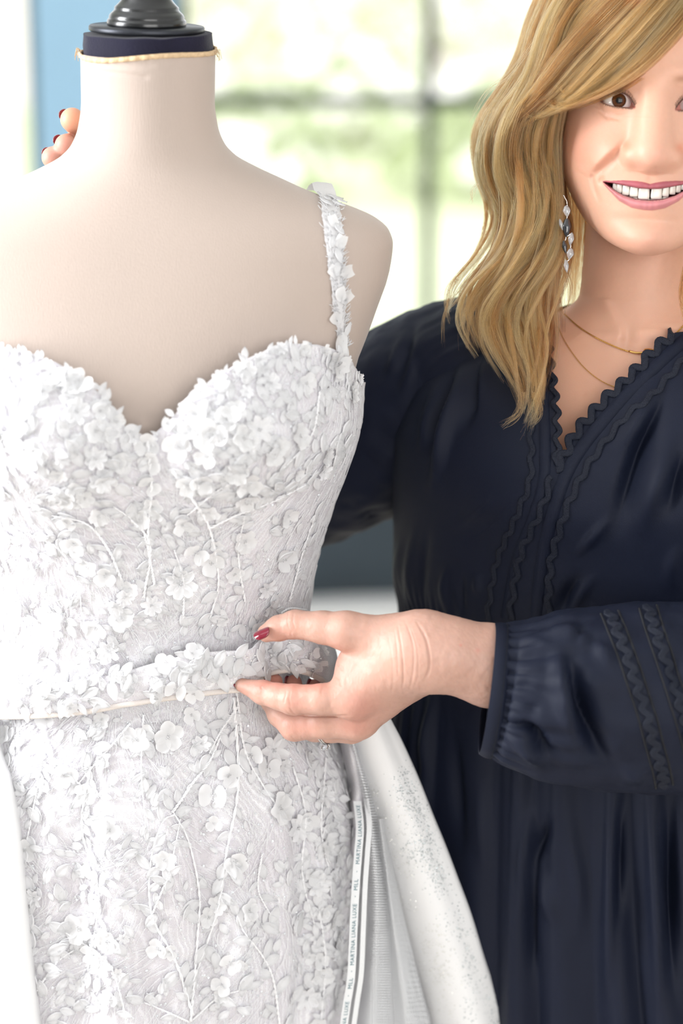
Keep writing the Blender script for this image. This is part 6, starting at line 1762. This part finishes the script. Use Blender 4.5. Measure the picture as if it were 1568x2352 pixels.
# side hair: between an outer and an inner edge, top to ends
LV = np.array([-135, -90, -20, 60, 150, 230, 300, 400, 500, 600, 680, 780, 860, 940, 990], float)
XO = np.array([1430, 1300, 1250, 1212, 1180, 1124, 1094, 1092, 1112, 1098, 1044, 1034, 1082, 1140, 1165], float)
XI = np.array([1560, 1520, 1430, 1345, 1315, 1298, 1284, 1280, 1292, 1300, 1294, 1278, 1264, 1250, 1228], float)
DO = np.array([.075, .060, .055, .050, .048, .046, .044, .040, .036, .030, .024, .016, .008, .000, -.004], float)
DM = np.array([.050, .000, -.012, -.020, -.022, -.020, -.018, -.016, -.014, -.014, -.016, -.018, -.020, -.022, -.022], float)
DI = np.array([.030, -.02, -.030, -.032, -.028, -.020, -.012, -.004, .000, .002, .000, -.006, -.012, -.018, -.020], float)
def side_lock(u, layer, yend, wmid, nstr, mirror=False, tone=None, ystart=-135, ph0=None):
    ys = np.linspace(ystart, yend, 13)
    ph = -.7 + 1.3 * u + (HG.normal(0, .7) if ph0 is None else ph0)
    A = np.interp(ys, [0, 150, 300, 600, 900], [0, 4, 18, 26, 22]) * HG.uniform(.5, 1.4) * np.interp(u, [0, .15, .75, 1], [.6, 1, 1, .35])
    xo = pchip(LV, XO, ys); xi = pchip(LV, XI, ys)
    uu = u + .06 * np.sin(ys / 170 + ph * 1.3)
    x = xo + (xi - xo) * np.clip(uu, -.03, 1.03) + A * np.sin(ys / 390 * 2 * PI + ph)
    do, dm, di = pchip(LV, DO, ys), pchip(LV, DM, ys), pchip(LV, DI, ys)
    d = np.where(u < .5, do + (dm - do) * (1 - (1 - 2 * u) ** 2), dm + (di - dm) * (2 * u - 1) ** 2) + layer * .03 + .011 * np.sin(ys / 390 * 2 * PI + ph + 1.5) * np.interp(ys, [0, 250], [.2, 1])
    if mirror: x = 2 * (1505 - (ys - 238) * .07) - x
    w = np.array([wmid * 1.1, wmid * 1.1, wmid, wmid, wmid * .9, wmid * .75, wmid * .45, wmid * .2])
    lock(np.stack([x, ys, d], 1), w, nstr, tone=tone)
yend = lambda u: np.interp(u, [0, .12, .3, .5, .7, .85, 1.0], [770, 800, 880, 950, 985, 985, 930])
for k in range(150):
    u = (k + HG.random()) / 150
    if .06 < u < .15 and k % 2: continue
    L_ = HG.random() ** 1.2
    side_lock(u, L_, yend(u) - HG.random() ** 2 * 210 - 60 * L_, HG.uniform(11, 27), 75, tone=float(np.clip(HG.normal(.42 - .62 * L_, .17), -.15, .6)))  # deeper locks get a darker colour, painting in shade between locks
for k in range(34):      # under layer filling the inside, coloured darkest to add depth shade
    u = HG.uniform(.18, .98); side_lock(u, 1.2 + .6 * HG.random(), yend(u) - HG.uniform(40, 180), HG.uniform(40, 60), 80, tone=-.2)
for k in range(48):      # thin flyaway wisps
    u = HG.uniform(-.02, 1); side_lock(u, HG.uniform(-.15, .3), yend(u) - HG.uniform(-30, 200), 10, 7)
for k in range(22):
    u = HG.uniform(.1, 1); side_lock(u, HG.random() * 1.2, yend(u) - 60 * HG.random(), HG.uniform(34, 50), 70, True)
# fringe swept from the parting across the brow to the temple
FU = np.array([(1570, -128), (1430, -40), (1380, 5), (1330, 60), (1280, 120), (1232, 190), (1180, 260), (1130, 330)], float)
FL = np.array([(1660, -118), (1640, -30), (1580, 46), (1497, 134), (1434, 184), (1374, 218), (1300, 246), (1200, 262)], float)
FDu = np.array([.025, -.018, -.030, -.036, -.040, -.036, -.026, -.010]); FDl = np.array([.020, -.038, -.066, -.069, -.064, -.056, -.044, -.022])
def fringe(w, layer, wid, nstr, cut=1.0, flick=0.0):
    e = w ** .85
    q = FU * (1 - e) + FL * e; d = FDu * (1 - w) + FDl * w + layer * .014
    q = q + np.array([0, 1.0]) * (HG.normal(0, 4) + 7 * np.sin(np.linspace(0, 5, 8) + 6 * w))[:, None]
    p = np.column_stack([q, d])
    if cut < 1: p = catmull(p, 30)[: int(30 * cut)]
    if flick: p = np.vstack([p, [p[-1, 0] - 26, p[-1, 1] - flick, p[-1, 2] - .004]])
    lock(p, [wid * 1.3, wid * 1.2, wid, wid, wid * .9, wid * .6, wid * .25], nstr, .6, .3, .009)
for k in range(64):
    w = (k + HG.random()) / 64
    fringe(w, HG.random() ** 1.5, HG.uniform(16, 30), 105, HG.uniform(.72, 1.0) if w > .35 else 1.0, HG.choice([0, 0, 14, 24]) if w > .4 else 0)
for k in range(24): fringe(HG.uniform(.05, .97), 1.3, 44, 90, .9)
for k in range(26): fringe(HG.uniform(.0, .8), HG.uniform(-.3, .3), 34, 110, .8)
for k in range(16): fringe(HG.uniform(.2, 1.02), -.2, 8, 6, HG.uniform(.7, 1))
for k in range(30):      # hair at the nape, behind the neck and the ear
    x0 = HG.uniform(1262, 1400); dd = HG.uniform(.068, .115)
    lock([(x0 + 30, 150, dd - .02), (x0 + 8, 330, dd), (x0, 480, dd), (x0 - 6, 620, dd), (x0 - 12, 740, dd)], [40, 40, 36, 30, 16], 60, tone=.0, clear=None)
# loose fine hairs round the outline
for (pl) in ([(1230, 90, .0), (1170, 170, .01), (1120, 210, .02), (1075, 280, .03)], [(1100, 420, .03), (1086, 440, .03), (1082, 470, .03)], [(1110, 520, .03), (1100, 580, .03), (1060, 620, .03), (1010, 680, .03)], [(1050, 640, .03), (1020, 720, .03), (1016, 800, .03)], [(1290, 600, -.01), (1310, 660, -.01), (1290, 730, -.01)]):
    lock(np.array(pl), [14, 12, 8], 9, 1.6)
lock([(1590, 560, -.01), (1572, 640, -.015), (1566, 690, -.02), (1580, 760, -.02)], [22, 18, 10], 60)
lock([(1200, 900, -.02), (1190, 950, -.022), (1150, 980, -.022)], [20, 18, 16], 30, 2); lock([(1230, 900, -.02), (1236, 950, -.022), (1215, 985, -.022)], [24, 20, 14], 40, 2)
A = np.concatenate(STR); ns = len(A)
hc = bpy.data.hair_curves.new('hair'); hc.add_curves([NP] * ns)
hc.attributes['position'].data.foreach_set('vector', A.astype(np.float32).ravel())
ra = hc.attributes.new('radius', 'FLOAT', 'POINT')
rad = (HG.uniform(.00007, .00013, (ns, 1)) * np.interp(np.linspace(0, 1, NP), [0, .7, 1], [1, .95, .3])[None]).astype(np.float32)
ra.data.foreach_set('value', rad.ravel())
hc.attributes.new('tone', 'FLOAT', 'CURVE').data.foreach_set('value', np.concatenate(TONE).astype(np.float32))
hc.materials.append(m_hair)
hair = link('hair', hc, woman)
hair['label'] = 'honey blonde wavy hair with a side-swept fringe'
m_cap = mat('hair_underlayer', srgb(120, 78, 40), .6, bump=.8, bscale=500, stretch=(1, 1, .1))
tcp = np.linspace(math.radians(64), 2 * PI - math.radians(64), 120); zcp = np.linspace(.1115, -.06, 60)
Tc_, Zc_ = np.meshgrid(tcp, zcp); rc = polar(T_HEAD, Tc_, np.minimum(Zc_, .1119)) + .006
mk('hair_underlayer', from_local(np.stack([rc * np.sin(Tc_), YA - rc * np.cos(Tc_), Zc_ + .004], -1)).reshape(-1, 3), gridF(60, 120), m_cap, woman)

# ------------------------------------------------------------------ jewellery
m_gold = mat('gold', srgb(226, 184, 110), .22, metal=1.0)
m_silv = mat('silver', srgb(208, 206, 204), .18, metal=1.0)
m_cryst = mat('clear_crystal', srgb(238, 240, 244), .05, trans=.75, coat=1.0)
m_smoke = mat('smoky_stone', srgb(26, 26, 34), .1, coat=1.0)
BVSK = BVHTree.FromPolygons([tuple(p) for p in BV_], [tuple(q) for q in BF])
def chain_on_skin(pts, link_px, parent, m=m_gold):
    q = catmull(np.array(pts, float), int(np.hypot(*np.diff(np.array(pts, float), axis=0).T).sum() / 2.2)); P = []
    for (x, y) in q:
        loc, nr, i, _ = BVSK.ray_cast(Vector(CAM), Vector(ray_dir(x, y)))
        if loc is not None: P.append(np.array(loc) - FWD * .0012)
    P = np.array(P); ac = Acc(); T, Nn, B = frames(P)
    for i in range(0, len(P) - 1):
        al = Nn[i] if i % 2 else B[i]
        t = np.arange(9) / 9 * 2 * PI
        lp = P[i] + (T[i] * np.cos(t)[:, None] * 1.9 + al * np.sin(t)[:, None] * 1.1) * link_px / 3000
        lp = np.vstack([lp, lp[:1]])
        ac.add(*tubeVF(lp, .42 * link_px / 3000, 4, False))
    o = ac.build('chain', m, parent); o['kind'] = 'stuff'
    return P
ctr = W(1440, 800, .03)
nk1 = empty('necklace', ctr); tag(nk1, 'fine gold necklace, the upper one, with a small gold bead pendant on the bare throat', 'necklace')
nk1.location = (0, 0, 0)
chain_on_skin([(1296, 722), (1330, 752), (1372, 778), (1420, 800), (1456, 810), (1484, 809), (1512, 797), (1545, 772), (1580, 735), (1606, 700)], 1.5, nk1)
loc = np.array(BVSK.ray_cast(Vector(CAM), Vector(ray_dir(1487, 809)))[0]) - FWD * .003
V, F = latheVF([(.0003, -.0036), (.0016, -.0036), (.0026, -.0026), (.0029, 0), (.0026, .0026), (.0016, .0036), (.0003, .0036)], 20)
R_ = np.array(Matrix.Rotation(PI / 2, 3, 'Y')); mk('pendant', V @ R_.T + loc, F, m_gold, nk1)
q = np.array([np.array(BVSK.ray_cast(Vector(CAM), Vector(ray_dir(x, y)))[0]) - FWD * .002 for x, y in [(1444, 807), (1455, 810), (1466, 811), (1478, 810)]])
V, F = tubeVF(catmull(q, 10), .0009, 8); mk('bar', V, F, m_gold, nk1)
nk2 = empty('necklace', (0, 0, 0)); tag(nk2, 'thin plain gold chain, the lower of the two necklaces, slipping under the neckline', 'necklace')
chain_on_skin([(1280, 750), (1300, 790), (1335, 838), (1375, 872), (1415, 890), (1450, 892), (1490, 870)], 1.0, nk2)
def gem(c, sx, sy, sz, m, name, parent, rot=0.0, k=8):
    V, F = latheVF([(.02, -1), (.55, -.62), (1, -.05), (.98, .08), (.6, .62), (.02, .85)], k)
    V = V * np.array([sx, sz, sy]) ; M = np.stack([RIGHT * math.cos(rot) + UP * math.sin(rot), FWD, UP * math.cos(rot) - RIGHT * math.sin(rot)], 1)
    mk(name, V @ M.T + c, F, m, parent, False)
ear = empty('earring', (0, 0, 0)); tag(ear, 'dangling crystal earring with a smoky dark drop, half hidden by the hair', 'earring')
ED = -.014
e = lambda x, y, dd=0: D(x + 4, y, ED + dd)
V, F = tubeVF(catmull([e(1290, 448), e(1293, 455), e(1297, 462), e(1298, 470)], 10), .0005, 6); mk('hook', V, F, m_silv, ear)
for (x, y, sx, sy, r_, mm_, nm) in [(1297, 484, 9, 15, .1, m_cryst, 'crystal'), (1297, 521, 11, 25, -.05, m_smoke, 'dark_drop'), (1284, 515, 5, 15, .25, m_cryst, 'crystal'), (1307, 548, 7, 17, -.15, m_cryst, 'crystal'), (1292, 566, 6, 17, .15, m_smoke, 'dark_drop'), (1305, 582, 9, 15, -.2, m_cryst, 'crystal'), (1296, 610, 6, 17, .1, m_cryst, 'crystal')]:
    gem(e(x, y), sx / 3000, sy / 3000, sx / 3000 * .6, mm_, nm, ear, r_)
for (a, b) in (((1298, 470), (1297, 476)), ((1297, 496), (1297, 503)), ((1298, 543), (1306, 536)), ((1295, 544), (1293, 553)), ((1306, 562), (1305, 570)), ((1303, 595), (1298, 600))):
    V, F = tubeVF(catmull([e(*a), e((a[0] + b[0]) / 2 + 1, (a[1] + b[1]) / 2), e(*b)], 6), .0005, 6); mk('link', V, F, m_silv, ear)
rg = empty('ring', (0, 0, 0)); tag(rg, 'silver ring with an emerald-cut clear stone, on the hand at the waistband', 'ring')
rc_ = W(748, 1674, -.036); rax = norm(W(722, 1672, -.028) - W(806, 1668, -.046)); u_ = norm(np.cross(rax, FWD)); v_ = np.cross(rax, u_)
for dx, rr in ((-.0010, .00075), (.0010, .00075)):
    t = np.arange(48) / 48 * 2 * PI
    P = rc_ + rax * dx + (u_ * np.cos(t)[:, None] + v_ * np.sin(t)[:, None]) * (34.5 * HS)
    P = np.vstack([P, P[:1]]); V, F = tubeVF(P, rr, 8, False); mk('band', V, F, m_silv, rg)
dn = -UP
sc = rc_ + dn * (34.5 * HS + .0032) - FWD * .001
bm = bmesh.new(); bmesh.ops.create_cube(bm, size=1); bmesh.ops.bevel(bm, geom=bm.edges[:], offset=.22, segments=1, affect='EDGES')
V = np.array([v.co[:] for v in bm.verts]); F_ = [[v.index for v in f.verts] for f in bm.faces]; bm.free()
Mx = np.stack([rax, norm(np.cross(dn, rax)), dn], 1)
F3_ = np.array([f for f in F_ if len(f) == 3]); F4_ = np.array([f for f in F_ if len(f) == 4])
mk('stone', (V * np.array([.0042, .0048, .0044])) @ Mx.T + sc, [x for x in (F3_, F4_) if len(x)], m_cryst, rg, False)
for sx in (-1, 1):
    for sy in (-1, 1):
        b0 = rc_ + dn * (34.5 * HS) + rax * sx * .0016; b1 = sc + rax * sx * .0023 + Mx[:, 1] * sy * .0024 + dn * .0014
        V, F = tubeVF(catmull([b0, (b0 + b1) / 2 + rax * sx * .0008, b1], 8), .00045, 6); mk('prong', V, F, m_silv, rg)
for sx in (-1, 1):
    for k in range(3):
        gem(rc_ + dn * (34.5 * HS + .0006) + rax * sx * .0010 + v_ * (k - 1) * .0022 - FWD * .0, .0008, .0008, .0008, m_cryst, 'small_stone', rg)
